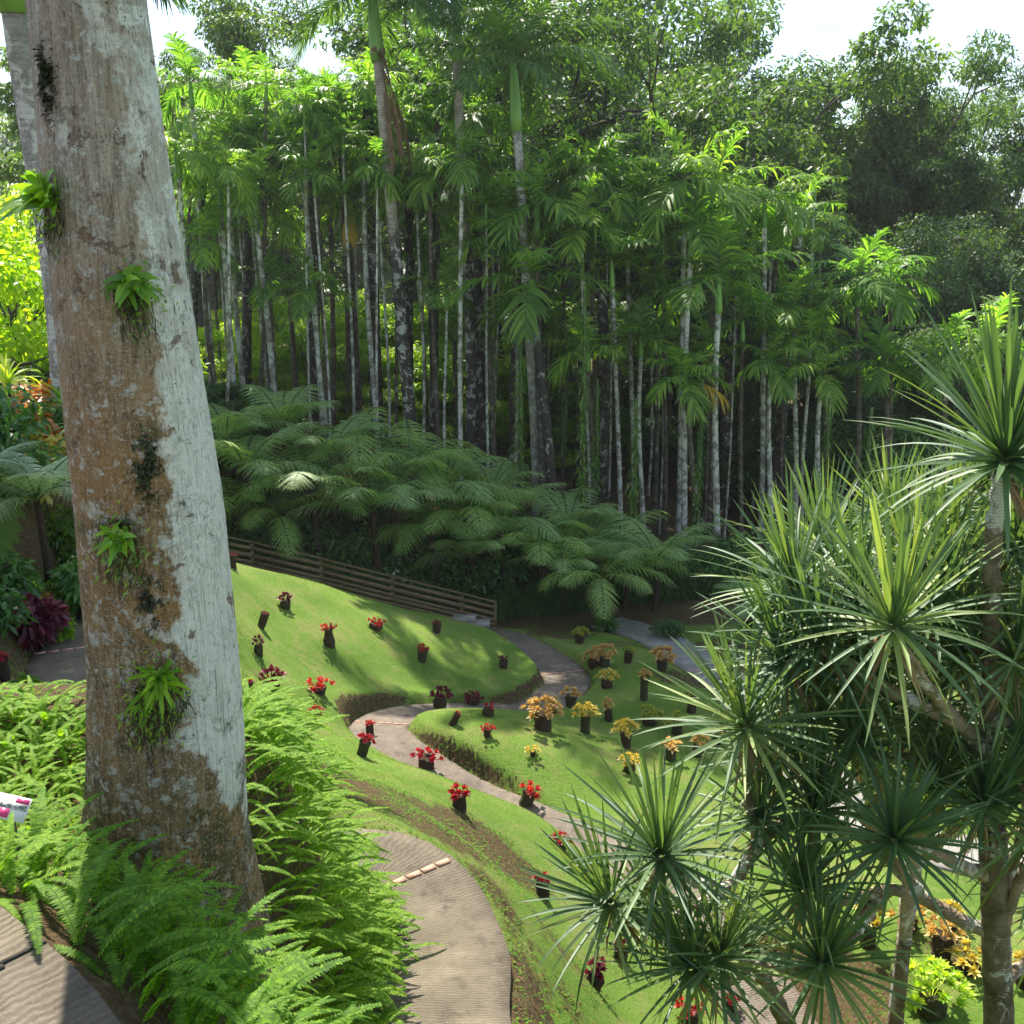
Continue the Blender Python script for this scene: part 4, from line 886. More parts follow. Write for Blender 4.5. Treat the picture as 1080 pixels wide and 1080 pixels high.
blob_shrub('yellow_plant', 34, 590, 10.6, .55, .5, 'limeb', 'yellow-leaved plant under the silvery tree fern', .14, 260)
blob_shrub('bush', 26, 622, 9.6, .62, .55, 'plum', 'dark purple-leaved bush with a few red flowers', .11, 1000, flowers=('red', 8, .03))
blob_shrub('bush', 80, 600, 10.8, .5, .7, 'hedge', 'dark leafy bush against the left side of the big trunk', .12, 700)
blob_shrub('bush', -10, 560, 12.5, 1.6, .9, 'hedge', 'dark green bush at the left edge behind the purple one', .12, 1200)
blob_shrub('bush', 70, 545, 14.5, 1.8, .9, 'hedge', 'dark green bush behind the silvery tree fern', .14, 1500)

for px, py, d, w_, h_, mt, lb in [(10,600,10.2,.6,.5,'hedge','dark green bush behind the purple-leaved bush at the left'),(55,640,9.9,.35,.3,'fern','low bright green plants at the upper edge of the left path'),(62,590,11.5,.6,.5,'weed','dull green low bush under the silvery tree fern stems'),(-5,640,9.0,.5,.45,'hedge','dark bush cut by the left edge beside the mossy log'),(100,575,12.2,.8,.6,'hedge','dark bush at the end of the left path, half behind the trunk'),(18,690,8.2,.3,.2,'weed','low weeds beside the left path above the ferns')]:
    blob_shrub('bush', px, py, d, w_, h_, mt, lb, .09, 700)

for px, py, d, w_, h_, mt, lb in [(20,570,12.3,1.5,1.0,'hedge','broad leafy bush on the slope under the silvery tree fern'),(75,560,13.0,1.3,1.0,'vine','mid green bush on the slope left of the big trunk'),(-20,585,11.2,.9,.8,'vine','green bush cut by the left edge below the pale fern')]:
    blob_shrub('bush', px, py, d, w_, h_, mt, lb, .11, 1600)
# ------------------------------------------------------------------ the big lichen trunk
def big_trunk():
    D0 = 3.42; rows = [(990,170,222),(950,171,205),(915,172,188),(885,173,172),(840,176,163),(800,177,160),(700,174,153),(540,160,150),(300,127.5,137),(150,109,126),(0,92,119)]
    zs = []; cs = []; rs_ = []
    for py, cx, w_ in rows:
        p = W(cx, py, D0); zs.append(p[2]); cs.append(p[0]); rs_.append(w_ / 2 / F * depth(p))
    base_z = ground(cs[2], D0) - .0; o = np.array([cs[3], D0, base_z])
    zs = np.array(zs); cs = np.array(cs); rs_ = np.array(rs_)
    # continue up out of the frame
    zt = 6.5; zs = np.r_[zs, 3., zt]; cs = np.r_[cs, cs[-1] - .03, cs[-1] - .1]; rs_ = np.r_[rs_, rs_[-1] * .95, rs_[-1] * .8]
    Z = np.r_[np.linspace(zs[0] - .2, 1.2, 420), np.linspace(1.25, zt, 40)]; Cx = np.interp(Z, zs, cs); Rr = np.interp(Z, zs, rs_)
    k = np.ones(25) / 25; Rr[:420] = np.convolve(np.pad(Rr[:420], 12, 'edge'), k, 'valid'); Cx[:420] = np.convolve(np.pad(Cx[:420], 12, 'edge'), k, 'valid')
    na = 200; A = np.linspace(0, 2 * np.pi, na, endpoint=False); V = np.zeros((len(Z), na, 3))
    for i, z in enumerate(Z):
        for j, a in enumerate(A):
            ca, sa = math.cos(a), math.sin(a)
            q = 1 + .022 * mn.noise(Vector((ca * 1.6, sa * 1.6, z * 1.1))) + .010 * mn.noise(Vector((ca * 7, sa * 7, z * 3))) + .0045 * mn.noise(Vector((ca * 42, sa * 42, z * 4.))) + .004 * mn.noise(Vector((ca * 24, sa * 24, z * 24)))
            low = math.exp(-max(0, z - base_z) / .22); q += low * .07 * mn.noise(Vector((ca * 2.4 + 5, sa * 2.4, 0)))
            V[i, j] = (Cx[i] + Rr[i] * q * ca, D0 + Rr[i] * q * sa, z)
    V -= o; n = len(Z); i = np.arange(n - 1)[:, None] * na; j = np.arange(na)[None]; Q = np.stack([i + j, i + (j + 1) % na, i + na + (j + 1) % na, i + na + j], -1).reshape(-1, 4)
    root = empty('lichen_trunk_tree', o, 'big mottled tree trunk with white lichen, rising from the ferns at left', 'tree')
    mb = MB(); mb.add(V.reshape(-1, 3), Q); me = mb.mesh('big_trunk', M['big_bark']); t = link('trunk', me, root)
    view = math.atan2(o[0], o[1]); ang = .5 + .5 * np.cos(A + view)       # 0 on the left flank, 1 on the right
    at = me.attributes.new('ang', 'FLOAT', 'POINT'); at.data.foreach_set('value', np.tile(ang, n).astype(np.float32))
    cm, sm = palm_crown(77, [M['palm_dark'], M['stem']], nf=11, L=3.2, n=44, ll=.8, lw=.05, shaft=1.5, droopy=.8, shaft_r=.16, el_lo=.2)
    top = (Cx[-1] - o[0], 0, zt - o[2] - .05); link('crown', cm, root, top); link('crown_shaft', sm, root, top)
    return o, Cx, Rr, Z, D0
BO, BCx, BR, BZ, BD = big_trunk()
def on_trunk(px, py):
    """point on the camera side of the big trunk seen at this pixel, with its outward normal"""
    r = ray(px, py)
    for d in np.arange(2.6, 4.2, .004):
        p = r / r[1] * d; c = np.interp(p[2], BZ, BCx); rr = np.interp(p[2], BZ, BR)
        if math.hypot(p[0] - c, p[1] - BD) < rr: break
    n = nrm(np.array([p[0] - c, p[1] - BD, 0.])); return p, n
def epiphyte(px, py, L, n, label, mat='epi', roots=True, wd=.022):
    p, nn = on_trunk(px, py); rs = np.random.RandomState(int(abs(px * 5 + py)) % 99991)
    root = empty('epiphyte', p, label, 'epiphyte plant', 'air plants on the big trunk'); mb = MB()
    out = nrm(nn + np.array([0, 0, .75])); e1 = nrm(np.cross(out, [0, 0, 1.])); e2 = np.cross(out, e1)
    k = np.arange(n); a = k * 2.4 + rs.uniform(-.3, .3, n); s = .2 + 1.7 * (k / n); d = out[None] * 1. + (np.cos(a) * s)[:, None] * e1 + (np.sin(a) * s)[:, None] * e2
    d[:, 2] = np.maximum(d[:, 2], -.1); bs = rs.uniform(-.02, .02, (n, 3)) + nn * .015
    V, Q = blades(bs, d, out, L * rs.uniform(.6, 1.1, n), wd, .42, 6, fold=.25); mb.add(V, Q)
    link('leaves', mb.mesh('epiphyte_leaves', M[mat]), root)
    if roots:
        mb = MB(); n = 130; bs = nn * .012 + rs.randn(n, 3) * [.035, .012, .05] - [0, 0, .05]; d = rs.randn(n, 3) * [.3, .12, .3] + [0, 0, -1] + nn * .03
        V, Q = blades(bs, d, nn, rs.uniform(.02, .07, n), .004, .1, 3); mb.add(V, Q)
        V, Q = blades(rs.randn(200, 3) * [.045, .008, .06] + nn * .01 - [0, 0, .04], rs.randn(200, 3) + nn * 1.3, nn, rs.uniform(.012, .03, 200), .006, .4, 2); mb.add(V, Q, 1)
        link('roots', mb.mesh('roots', [M['log_moss'], M['epi']]), root)
epiphyte(136, 300, .115, 34, 'bright green rosette plant clinging high on the big trunk')
epiphyte(129, 568, .095, 30, 'small lime green rosette growing halfway down the big trunk')
epiphyte(168, 716, .135, 40, 'bushy green strap-leaved plant low on the big trunk', 'fern_shaded', wd=.016)
epiphyte(58, 212, .17, 30, 'glossy leaved plant sticking out from the left edge of the big trunk', 'epi', wd=.034)
epiphyte(154, 745, .06, 20, 'tiny grassy tuft just under the bushy plant low on the trunk', 'fern_shaded', wd=.008)
def moss(px, py, w_, h_, label):
    p, nn = on_trunk(px, py); rs = np.random.RandomState(int(px + py)); mb = MB(); e1 = nrm(np.cross(nn, [0, 0, 1.])); n = 1300
    u = rs.randn(n) * w_ / 2.2; v = rs.randn(n) * h_ / 2.2; k = (mn.noise, ); keep = np.array([mn.noise(Vector((a * 28, b * 22, px))) > -.12 for a, b in zip(u, v)]); u, v = u[keep], v[keep]; n = len(u)
    off = -(1 - np.cos(np.clip(u / .24, -1, 1))) * .24
    bs = e1 * u[:, None] + np.array([0, 0, 1.]) * v[:, None] + nn * (off + rs.uniform(-.006, .006, n))[:, None]
    V, Q = blades(bs, rs.randn(n, 3) * .8 + nn * 1.2, nn, rs.uniform(.008, .022, n), .006, .4, 2); mb.add(V, Q)
    m = link('moss', mb.mesh('moss', M['moss']), None, p); tag(m, label, 'moss', kind='stuff')
M['moss'] = leaf_mat('moss_leaf', (.018, .017, .008), (.045, .05, .016), (.09, .13, .03), trans=.15, patch=20)
moss(155, 500, .045, .13, 'dark moss streak in the middle of the big trunk'); moss(126, 562, .07, .05, 'dark moss around the small rosette on the big trunk')
moss(165, 735, .09, .11, 'dark moss around the low bushy plant on the big trunk'); moss(137, 310, .05, .05, 'moss below the high rosette on the big trunk'); moss(50, 85, .03, .10, 'black moss patch at the left edge of the trunk near its top')
moss(160, 640, .04, .11, 'thin line of moss running down the big trunk')

# ------------------------------------------------------------------ sword fern bed round the trunk
def frond_template(seed, n=46):
    rs = np.random.RandomState(seed); mb = MB(); P = curve_pts((0, 0, 0), 0, rs.uniform(.9, 1.25), 1.0, rs.uniform(1.0, 1.75), 12, rs.uniform(-.5, .5))
    t = np.linspace(.10, 1, n); c, tg = sample(P, t); sd = nrm(np.cross(tg, [0, 0, 1.]) + 1e-6); up = nrm(np.cross(sd, tg)); tt = (t - .1) / .9
    ll = .062 * np.sin(np.pi * (tt * .80 + .16)) ** .6; tw = rs.uniform(-.5, .5)
    for s in (-1, 1):
        d = sd * s + tg * (.18 + .3 * tt)[:, None] + up * (.18 + tw * s * .4) + rs.randn(n, 3) * .07
        V, Q = blades(c, d, up, ll * rs.uniform(.85, 1.1, n), .0205, .25, 2, lambda t: [1., .9, .15][int(round(t * 2))]); mb.add(V, Q)
    V, f = tube(P, np.linspace(.0045, .0015, len(P)), 3, False); mb.add(V, f)
    return np.concatenate(mb.v), np.concatenate(mb.f)
FT = [frond_template(300 + i) for i in range(10)]
CB = PS[1][1]; CU = PS[0][1]
def side_of(xy):
    d = np.linalg.norm(xy[:, None] - CB[None, :, :2], axis=-1); j = d.argmin(1); tg = np.gradient(CB[:, :2], axis=0)[j]; r = xy - CB[j, :2]
    return d[np.arange(len(xy)), j], tg[:, 0] * r[:, 1] - tg[:, 1] * r[:, 0]
_, sref = side_of(np.array([[-2.2, 4.3]])); SG = np.sign(sref[0])
def PXC(p): return 540 + 1080 * p[:, 0] / (p[:, 1] * cp + 2.7 * sp_)
def fern_bed(name, cond, dens, label, Lr, mat, seed, downhill=.8):
    rs = np.random.RandomState(seed); n = int(dens * 9.5 * 7.5); xy = np.c_[rs.uniform(-8, 1.5, n), rs.uniform(1.0, 8.5, n)]
    db, s = side_of(xy); du = np.linalg.norm(xy[:, None] - CU[None, :, :2], axis=-1).min(1)
    ok = (np.sign(s) == SG) & (db > .36) & (du > .66) & (np.hypot(xy[:, 0] - BO[0], xy[:, 1] - BO[1]) > .33) & cond(xy)
    print(name, ok.sum(), (np.sign(s)==SG).sum(), (db>.58).sum(), (du>.76).sum()); xy = xy[ok]; mb = MB(); nf = 0
    for x_, y_ in xy:
        z_ = ground(x_, y_); gx_ = (ground(x_ + .1, y_) - ground(x_ - .1, y_)) / .2; gy_ = (ground(x_, y_ + .1) - ground(x_, y_ - .1)) / .2
        L = rs.uniform(*Lr) * min(1, .35 + math.hypot(x_ - BO[0], y_ - BO[1]) * .62); az = rs.uniform(0, 6.28); dx, dy = math.cos(az) - gx_ * downhill, math.sin(az) - gy_ * downhill; az = math.atan2(dy, dx)
        V, Q = FT[rs.randint(10)]; V = V * L; ca, sa = math.cos(az), math.sin(az); tl = rs.uniform(-.25, .45); ct, st = math.cos(tl), math.sin(tl)
        X = V[:, 0] * ct - V[:, 2] * st * -1; Zz = -V[:, 0] * st + V[:, 2] * ct
        mb.add(np.c_[X * ca - V[:, 1] * sa + x_, X * sa + V[:, 1] * ca + y_, Zz + z_ - .01], Q); nf += 1
    o = link(name, mb.mesh(name, M[mat])); tag(o, label, 'ferns', kind='stuff'); print(name, nf)
fern_bed('fern_bed', lambda p: (PXC(p) > 235) & (p[:, 1] > 2.95) & (p[:, 0] > -3), 470, 'lush sword ferns spilling down the mound right of the big trunk', (.30, .52), 'fern', 1)
fern_bed('fern_bed', lambda p: (PXC(p) > 60) & (p[:, 1] <= 2.95) & (np.linalg.norm(p[:, None] - CU[None, :, :2], axis=-1).min(1) > .74), 460, 'darker sword ferns in front of the big trunk', (.26, .48), 'fern_shaded', 2, .8)
fern_bed('fern_bed', lambda p: (PXC(p) <= 235) & (PXC(p) > -160) & (p[:, 1] > 2.1) & (p[:, 1] < 4.4) & ~((PXC(p) > 60) & (p[:, 1] <= 2.95)), 520, 'bright sword ferns left of the big trunk', (.24, .36), 'fern', 3, .4)

# plant label on a stake at the left edge
root = empty('plant_sign', W(12, 905, 2.9), 'small white and pink plant label tilted among the ferns at left edge', 'sign')
M['sign_w'] = simple_mat('sign_plate', [(.3, (.62, .62, .60)), (.7, (.72, .72, .70))], 5, .35, .02)
M['sign_p'] = simple_mat('sign_pink', [(.3, (.62, .05, .16)), (.7, (.68, .07, .20))], 5, .35, .02); M['sign_g'] = simple_mat('sign_grey', [(.45, (.14, .16, .14)), (.55, (.55, .55, .5))], 60, .4, .02)
P0 = W(12, 852, 2.8) - np.array(root.location); e1 = nrm(np.array([1, -.25, -.02])); nn = nrm(np.array([.15, -.75, .65])); e2 = nrm(np.cross(nn, e1)); e1 = np.cross(e2, nn); ax = np.array([e1, e2, nn])
mb = MB(); box(mb, P0, .050, .037, .0015, ax); link('plate', mb.mesh('plate', M['sign_w'], False), root)
mb = MB(); box(mb, P0 + e1 * -.018 - e2 * .018 + nn * .0022, .017, .013, .001, ax); box(mb, P0 + e1 * .026 + e2 * .024 + nn * .0022, .02, .007, .001, ax); link('pink_panel', mb.mesh('pink_panel', M['sign_p'], False), root)
mb = MB(); box(mb, P0 + e1 * .0 + e2 * .006 + nn * .0021, .045, .009, .001, ax); link('picture_strip', mb.mesh('picture_strip', M['sign_g'], False), root)
mb = MB(); V, f = tube([P0 - nn * .004, P0 - nn * .02 - [0, 0, .15], P0 - nn * .02 - [0, 0, .45]], .006, 6); mb.add(V, f); link('stake', mb.mesh('stake', M['branch']), root)

# ------------------------------------------------------------------ screw pines (right)
def rosette(seed, n=46, L=1.0, wd=.05, mat='pand'):
    rs = np.random.RandomState(seed); mb = MB(); k = np.arange(n); q = k / (n - 1); az = k * (2 * np.pi / 3 + .11) + rs.uniform(-.12, .12, n)
    el = 1.5 - 1.62 * q ** 1.1 + rs.uniform(-.13, .13, n); d = np.c_[np.cos(az) * np.cos(el), np.sin(az) * np.cos(el), np.sin(el)]
    bs = np.c_[np.cos(az) * .03, np.sin(az) * .03, .10 * (1 - q)]; LL = L * rs.uniform(.82, 1.08, n) * (.72 + .5 * np.sin(np.pi * np.clip(q * .75 + .2, 0, 1)) * .6)
    prof = lambda t: [1., 1.02, .98, .93, .86, .76, .62, .42, .03][int(round(t * 8))]
    dr = .04 + .24 * q * rs.uniform(.2, 1.9, n)
    V, Q = blades(bs, d, np.c_[np.zeros(n), np.zeros(n), np.ones(n)] + rs.randn(n, 3) * .12, LL, wd * rs.uniform(.85, 1.15, n), dr, 8, prof, fold=.42); mb.add(V, Q, 0)
    # creased, hanging old leaves
    m = 3; az = rs.rand(m) * 6.28; d = np.c_[np.cos(az) * .7, np.sin(az) * .7, np.full(m, -.55)]; V, Q = blades(np.c_[np.cos(az) * .03, np.sin(az) * .03, np.full(m, -.02)], d, (0, 0, 1), L * .75, wd * .9, .75, 8, prof, fold=.35); mb.add(V, Q, 0)
    m = 13; az = rs.rand(m) * 6.28; d = np.c_[np.cos(az) * .7, np.sin(az) * .7, rs.uniform(-1.2, -.1, m)]; V, Q = blades(np.c_[np.cos(az) * .03, np.sin(az) * .03, rs.uniform(-.16, -.03, m)], d, (0, 0, 1), L * rs.uniform(.2, .5, m), wd * .8, .5, 6, prof, fold=.3); mb.add(V, Q, 1)
    return mb.mesh('leaf_rosette', [M[mat], M['pand_dry']])
ROS = [rosette(500 + i, [68, 60, 74, 64][i], [1.05, .98, 1.1, 1.0][i], .037) for i in range(4)]
ROSA = rosette(555, 115, 1.22, .044)
TB = W(1053, 1100, 7.0); base = np.array([TB[0], 7.0, ground(TB[0], 7.0)])
pr = empty('screw_pine', base, 'many-branched screw pine with white-blotched trunk and spiky rosettes at right', 'screw pine tree')
tr = MB()
def route(lst, r0, r1, mi=1, ns=9, mb=None, org=base):
    P = spline(np.array([W(*q) for q in lst]), .06) - org; n = len(P); rs = np.random.RandomState(int(lst[-1][0]))
    r = np.linspace(r0, r1, n) * (1 + .07 * np.sin(np.arange(n) * 2.6) + .05 * rs.randn(n) * .6); P = P + .010 * rs.randn(n, 3) * .6
    V, f = tube(P, r, ns); (mb or tr).add(V, f, mi)
zb = [(1052,1085,7.0)]
P = spline(np.array([base + [0, 0, -.4], base + [.02, 0, (TB[2] - base[2]) * .5], W(1053, 1100, 7.0), W(1050, 980, 7.0), W(1048, 905, 7.0), W(1046, 872, 7.0)]), .07) - base
n = len(P); rs = np.random.RandomState(9); V, f = tube(P, np.linspace(.12, .105, n) * (1 + .03 * rs.randn(n)) + .08 * np.exp(-np.arange(n) * .07 / .4), 14); tr.add(V, f, 0)
route([(1047,885,7.0),(1043,800,7.0),(1045,690,6.95),(1047,580,6.9),(1058,500,6.85)], .066, .06, 0, 10)
BR = [ # branches as routes from the trunk
 [(1048,925,7.0),(1010,912,6.9),(975,895,6.75),(942,892,6.6)],
 [(1050,880,7.0),(1040,862,6.9)],
 [(1046,985,7.0),(1010,968,7.1),(975,948,7.2),(935,938,7.2),(890,950,7.0),(850,945,6.9)],
 [(935,938,7.2),(900,985,6.9),(880,1015,6.7),(866,1022,6.6)],
 [(975,948,7.2),(930,900,7.3),(880,868,7.3),(862,862,7.2)],
 [(880,868,7.3),(835,868,7.2),(800,890,7.1),(770,935,7.0),(735,930,6.9),(700,912,6.8)],
 [(800,890,7.1),(790,840,7.1),(788,775,7.1)],
 [(770,935,7.0),(720,965,6.9),(690,975,6.8),(648,962,6.7)],
 [(866,1024,6.6),(830,1024,6.6),(795,1016,6.6),(758,1016,6.5)],
 [(795,1016,6.6),(765,1035,6.5),(732,1026,6.4)],
 [(1046,800,7.0),(1010,760,6.9),(970,715,6.7),(942,668,6.6)],
 [(1010,760,6.9),(950,735,7.0),(900,705,7.1),(868,684,7.1)],
 [(1046,720,6.95),(1075,690,7.0),(1100,640,7.1)],
 [(1046,760,6.95),(1080,760,7.1),(1110,740,7.2)],
 [(1046,700,6.9),(1015,660,7.4),(1000,620,7.6)],
 [(1046,790,7.0),(1005,790,7.3),(975,765,7.5)],
 [(1010,790,7.3),(960,800,7.3),(905,790,7.3)],
 [(1052,1000,7.0),(1075,930,6.9),(1100,880,6.8)],
 [(1052,1050,7.0),(1085,1010,7.2),(1115,960,7.3)],
 [(1054,960,7.0),(1078,880,7.2),(1095,830,7.4)],
]
for b in BR: route(b, .062 if len(b) > 3 else .05, .036)
P2 = W(800, 560, 7.6)
# second stem leaning up from the lower path side
r2 = [(845,1110,7.3),(822,1065,7.3),(800,1020,7.2),(785,975,7.1),(770,938,7.0)]
route(r2, .085, .05, 0, 10); 
q0 = W(845, 1110, 7.3); gq = ground(q0[0] + .35, 7.3); P = np.array([q0, [q0[0] + .2, 7.3, (q0[2] + gq) / 2], [q0[0] + .35, 7.3, gq - .3]]); P = spline(P, .08) - base; V, f = tube(P, np.linspace(.085, .11, len(P)), 10); tr.add(V, f, 0)
link('trunk', tr.mesh('screw_pine_trunk', [M['bark_pand'], M['bark_pandb']]), pr)
RL = [ # px, py, d, variant, scale, tilt towards (x, y)
 (1060,490,6.85,9,1.,(-.12,-.18)),(942,664,6.55,0,1.02,(-.1,-.35)),(868,682,7.1,1,.9,(-.35,-.2)),(1036,850,6.85,2,.82,(.1,-.3)),(942,888,6.5,3,.82,(-.05,-.5)),
 (862,858,7.2,0,.95,(-.15,-.25)),(698,906,6.75,2,.92,(-.15,-.3)),(646,956,6.65,1,.90,(-.45,-.3)),(758,1012,6.45,3,.86,(.0,-.3)),(866,1018,6.5,2,.84,(.05,-.3)),
 (730,1024,6.4,0,.80,(-.3,-.2)),(848,942,6.9,1,.90,(-.1,-.2)),(788,770,7.1,3,1.0,(-.3,-.25)),(1100,638,7.1,0,1.,(.1,-.2)),(1112,738,7.2,2,.9,(0,-.3)),
 (1000,616,7.6,1,1.05,(-.1,-.1)),(975,762,7.5,3,1.0,(-.1,-.2)),(904,788,7.3,0,1.,(-.25,-.2)),(1100,876,6.8,1,.9,(0,-.2)),(1096,826,7.4,2,1.,(0,-.2)),(1115,956,7.3,3,.9,(0,-.3)),(800,866,7.1,1,.8,(-.1,-.2)),
 (840,625,7.6,2,.9,(-.3,-.1)),(985,655,7.2,1,.9,(0,-.2)),(1070,700,6.9,3,.85,(.1,-.3)),(900,700,7.4,3,.9,(-.2,-.2)),(1075,545,7.8,2,.95,(0,0)),(820,800,7.4,2,.8,(-.3,-.2)),(985,830,7.2,0,.8,(0,-.3)),(1080,800,6.9,1,.8,(0,-.3)),
 (905,640,7.3,1,.95,(-.2,-.1)),(830,700,7.3,0,.9,(-.4,-.1)),(1010,700,7.3,2,.95,(0,-.2)),(1060,770,7.5,1,.95,(0,-.1)),(930,740,7.6,0,1.,(-.1,-.1)),(860,760,7.5,2,1.,(-.2,-.2)),
 (1065,590,7.5,0,1.,(.1,0)),(960,610,7.7,3,1.,(-.1,0)),(690,960,7.1,2,.75,(-.2,-.1)),
]
rs = np.random.RandomState(31)
for px, py, d, v, sc, (tx, ty) in RL:
    p = W(px, py, d) - base; o = link('leaf_rosette', ROSA if v == 9 else ROS[v], pr, p)
    q = Vector((tx, ty, 1)).normalized().to_track_quat('Z', 'Y').to_euler(); o.rotation_euler = q; o.rotation_euler.rotate_axis('Z', rs.uniform(0, 6.28)); o.scale = (sc,) * 3
# a second screw pine further back fills the gap behind
b2 = W(985, 700, 10.2); base2 = np.array([b2[0], 10.2, ground(b2[0], 10.2)]); pr2 = empty('screw_pine', base2, 'further screw pine half hidden behind the near one, its rosettes smaller', 'screw pine tree')
t2 = MB()
R2 = [(900,620,10.0),(850,640,9.8),(960,585,10.3),(1020,560,10.5),(1075,580,10.4),(880,740,9.9),(840,745,9.8),(1060,680,10.4),(1000,700,10.0),(930,830,9.9),(985,560,9.6),(1050,620,9.6),(1035,540,9.8),(940,560,9.8),(870,590,9.7),(1010,850,10),(1075,780,10)]
k = 0
for px, py, d in R2:
    e = W(px, py, d); m = base2 + [0, 0, 2.2]; P = spline(np.array([base2 + [0, 0, -.3], base2 + [0, 0, 1.2], m, (m + e) / 2 + [0, 0, -.3], e]), .15) - base2
    V, f = tube(P, np.linspace(.10, .035, len(P)), 7); t2.add(V, f)
    o = link('leaf_rosette', ROS[k % 4], pr2, e - base2); o.rotation_euler = (rs.uniform(-.2, .5), rs.uniform(-.3, .3), rs.uniform(0, 6.28)); k += 1
link('trunk', t2.mesh('screw_pine_trunk', M['bark_pandb']), pr2)

# ------------------------------------------------------------------ fence
fl_ = [(215,561,594,25.4),(265,571,604,25.6),(338,588,622,25.9),(413,607,641,26.2),(487,625,656,26.6),(522,634,662,26.8)]
T = [W(a, b, d) for a, b, c, d in fl_]; B = [W(a, c, d) for a, b, c, d in fl_]
B = [np.array([t[0], t[1], t[2] - .88 + .02 * i]) for i, t in enumerate(T)]
root = empty('wooden_fence', [*B[2][:2], ground(*B[2][:2])], 'low brown wooden fence of horizontal boards stepping down below the tree ferns', 'fence'); ro = np.array(root.location)
for t, b in zip(T, B):
    mb = MB(); g0 = min(ground(t[0], t[1]), b[2]) - .15; box(mb, ((t[0], t[1], (t[2] + g0) / 2)) - ro, .045, .045, (t[2] - g0) / 2); link('post', mb.mesh('post', M['wood'], False), root)
rsf = np.random.RandomState(8)
for h, hh, dp in ((.0, .022, .05), (.17, .048, .018), (.36, .055, .018), (.54, .045, .018), (.66, .045, .018), (.79, .04, .018)):
    for i in range(len(T) - 1):
        a, b = T[i] - [0, .062, h], T[i + 1] - [0, .062, h]; L = np.linalg.norm(b - a); e = (b - a) / L; n_ = nrm(np.cross([0, 0, 1.], e)); u = np.cross(e, n_)
        mb = MB(); box(mb, (a + b) / 2 - ro + u * rsf.uniform(-.008, .008) - n_ * (.0 if h else .0), L / 2 - .004, dp / 2, hh * rsf.uniform(.93, 1.05), np.array([e, -n_, u])); link('rail', mb.mesh('rail', M['wood'], False), root)
st = empty('stone_steps', hit(508, 662), 'two worn stone steps at the low end of the wooden fence', 'steps'); so = np.array(st.location)
for i in range(2):
    mb = MB(); box(mb, (-.1 - .36 * i, .35 + .10 * i, -.02 + .10 * i), .30, .20, .06); link('step', mb.mesh('step', M['stone'], False), st)
# ------------------------------------------------------------------ bromeliads on fern-fibre logs
def log_mesh(seed, shape, mat):
    """unit log: radius .5, height 1"""
    rs = np.random.RandomState(seed); nz, na = 15, 26; z = np.linspace(0, 1, nz)
    pf = {'log': .46 + .04 * np.sin(z * 3 + seed), 'squat': .36 + .16 * np.sin(z * 2.6 + .3), 'waist': .5 - .17 * np.sin(np.clip((z - .25) / .75, 0, 1) * 2.4), 'flare': .38 + .14 * z}[shape]
    V = np.zeros((nz, na, 3)); off = rs.uniform(0, 50)
    for i in range(nz):
        for j in range(na):
            a = 2 * np.pi * j / na; q = pf[i] * (1 + .17 * mn.noise(Vector((math.cos(a) * 2.1 + off, math.sin(a) * 2.1, z[i] * 1.5))) + .16 * mn.noise(Vector((math.cos(a) * 6 + off, math.sin(a) * 6, z[i] * 3))) + .05 * rs.randn() * .7)
            V[i, j] = (q * math.cos(a), q * math.sin(a), z[i] + (.05 * mn.noise(Vector((math.cos(a) * 3, math.sin(a) * 3, off))) if i == nz - 1 else 0))
    V[0, :, 2] = -.18
    i = np.arange(nz - 1)[:, None] * na; j = np.arange(na)[None]; Q = np.stack([i + j, i + (j + 1) % na, i + na + (j + 1) % na, i + na + j], -1).reshape(-1, 4)
    top = V[-1].copy(); top[:, :2] *= .75; top[:, 2] -= .05; c = np.array([[0, 0, .93]]); VV = np.concatenate([V.reshape(-1, 3), top, c]); b = nz * na; jj = np.arange(na)
    Q2 = np.stack([(nz - 1) * na + jj, (nz - 1) * na + (jj + 1) % na, b + (jj + 1) % na, b + jj], -1); T3 = np.stack([b + jj, b + (jj + 1) % na, np.full(na, b + na)], -1)
    mb = MB(); mb.add(VV, [np.concatenate([Q, Q2]), T3]); return mb.mesh('fibre_log', M[mat])
LOGS = {(s, i): log_mesh(i * 7 + 3, s, ['log', 'log_moss'][i % 2]) for s in ('log', 'squat', 'waist', 'flare') for i in range(3)}
def brom_mesh(seed, mat, nros, spread, hgt, L=.085, wd=.026, nl=17):
    rs = np.random.RandomState(seed); mb = MB()
    for r in range(nros):
        a = r * 2.4 + rs.uniform(-.4, .4); q = math.sqrt((r + .5) / nros); c = np.array([math.cos(a) * q * spread, math.sin(a) * q * spread, hgt * (1 - q * q * .8) * rs.uniform(.6, 1.1) + .01])
        ax = nrm(np.array([math.cos(a) * q * .9, math.sin(a) * q * .9, 1.]) + rs.randn(3) * .15); e1 = nrm(np.cross(ax, [.3, 1, .1])); e2 = np.cross(ax, e1)
        k = np.arange(nl); b = k * 2.4; s = .2 + 1.15 * k / nl; d = ax[None] + (np.cos(b) * s)[:, None] * e1 + (np.sin(b) * s)[:, None] * e2
        V, Q = blades(np.tile(c, (nl, 1)), d, ax, L * rs.uniform(.7, 1.15, nl), wd, .25, 3, (lambda t: [.8, 1., .8, .1][int(round(t * 3))]), fold=.35); mb.add(V, Q)
        V, Q = blades([c], [[-c[0], -c[1], -c[2] - .05]], [e1], [np.linalg.norm(c) + .03], [.014], [0], 2); mb.add(V, Q)
    return mb.mesh('bromeliad', M[mat])
BM = {}
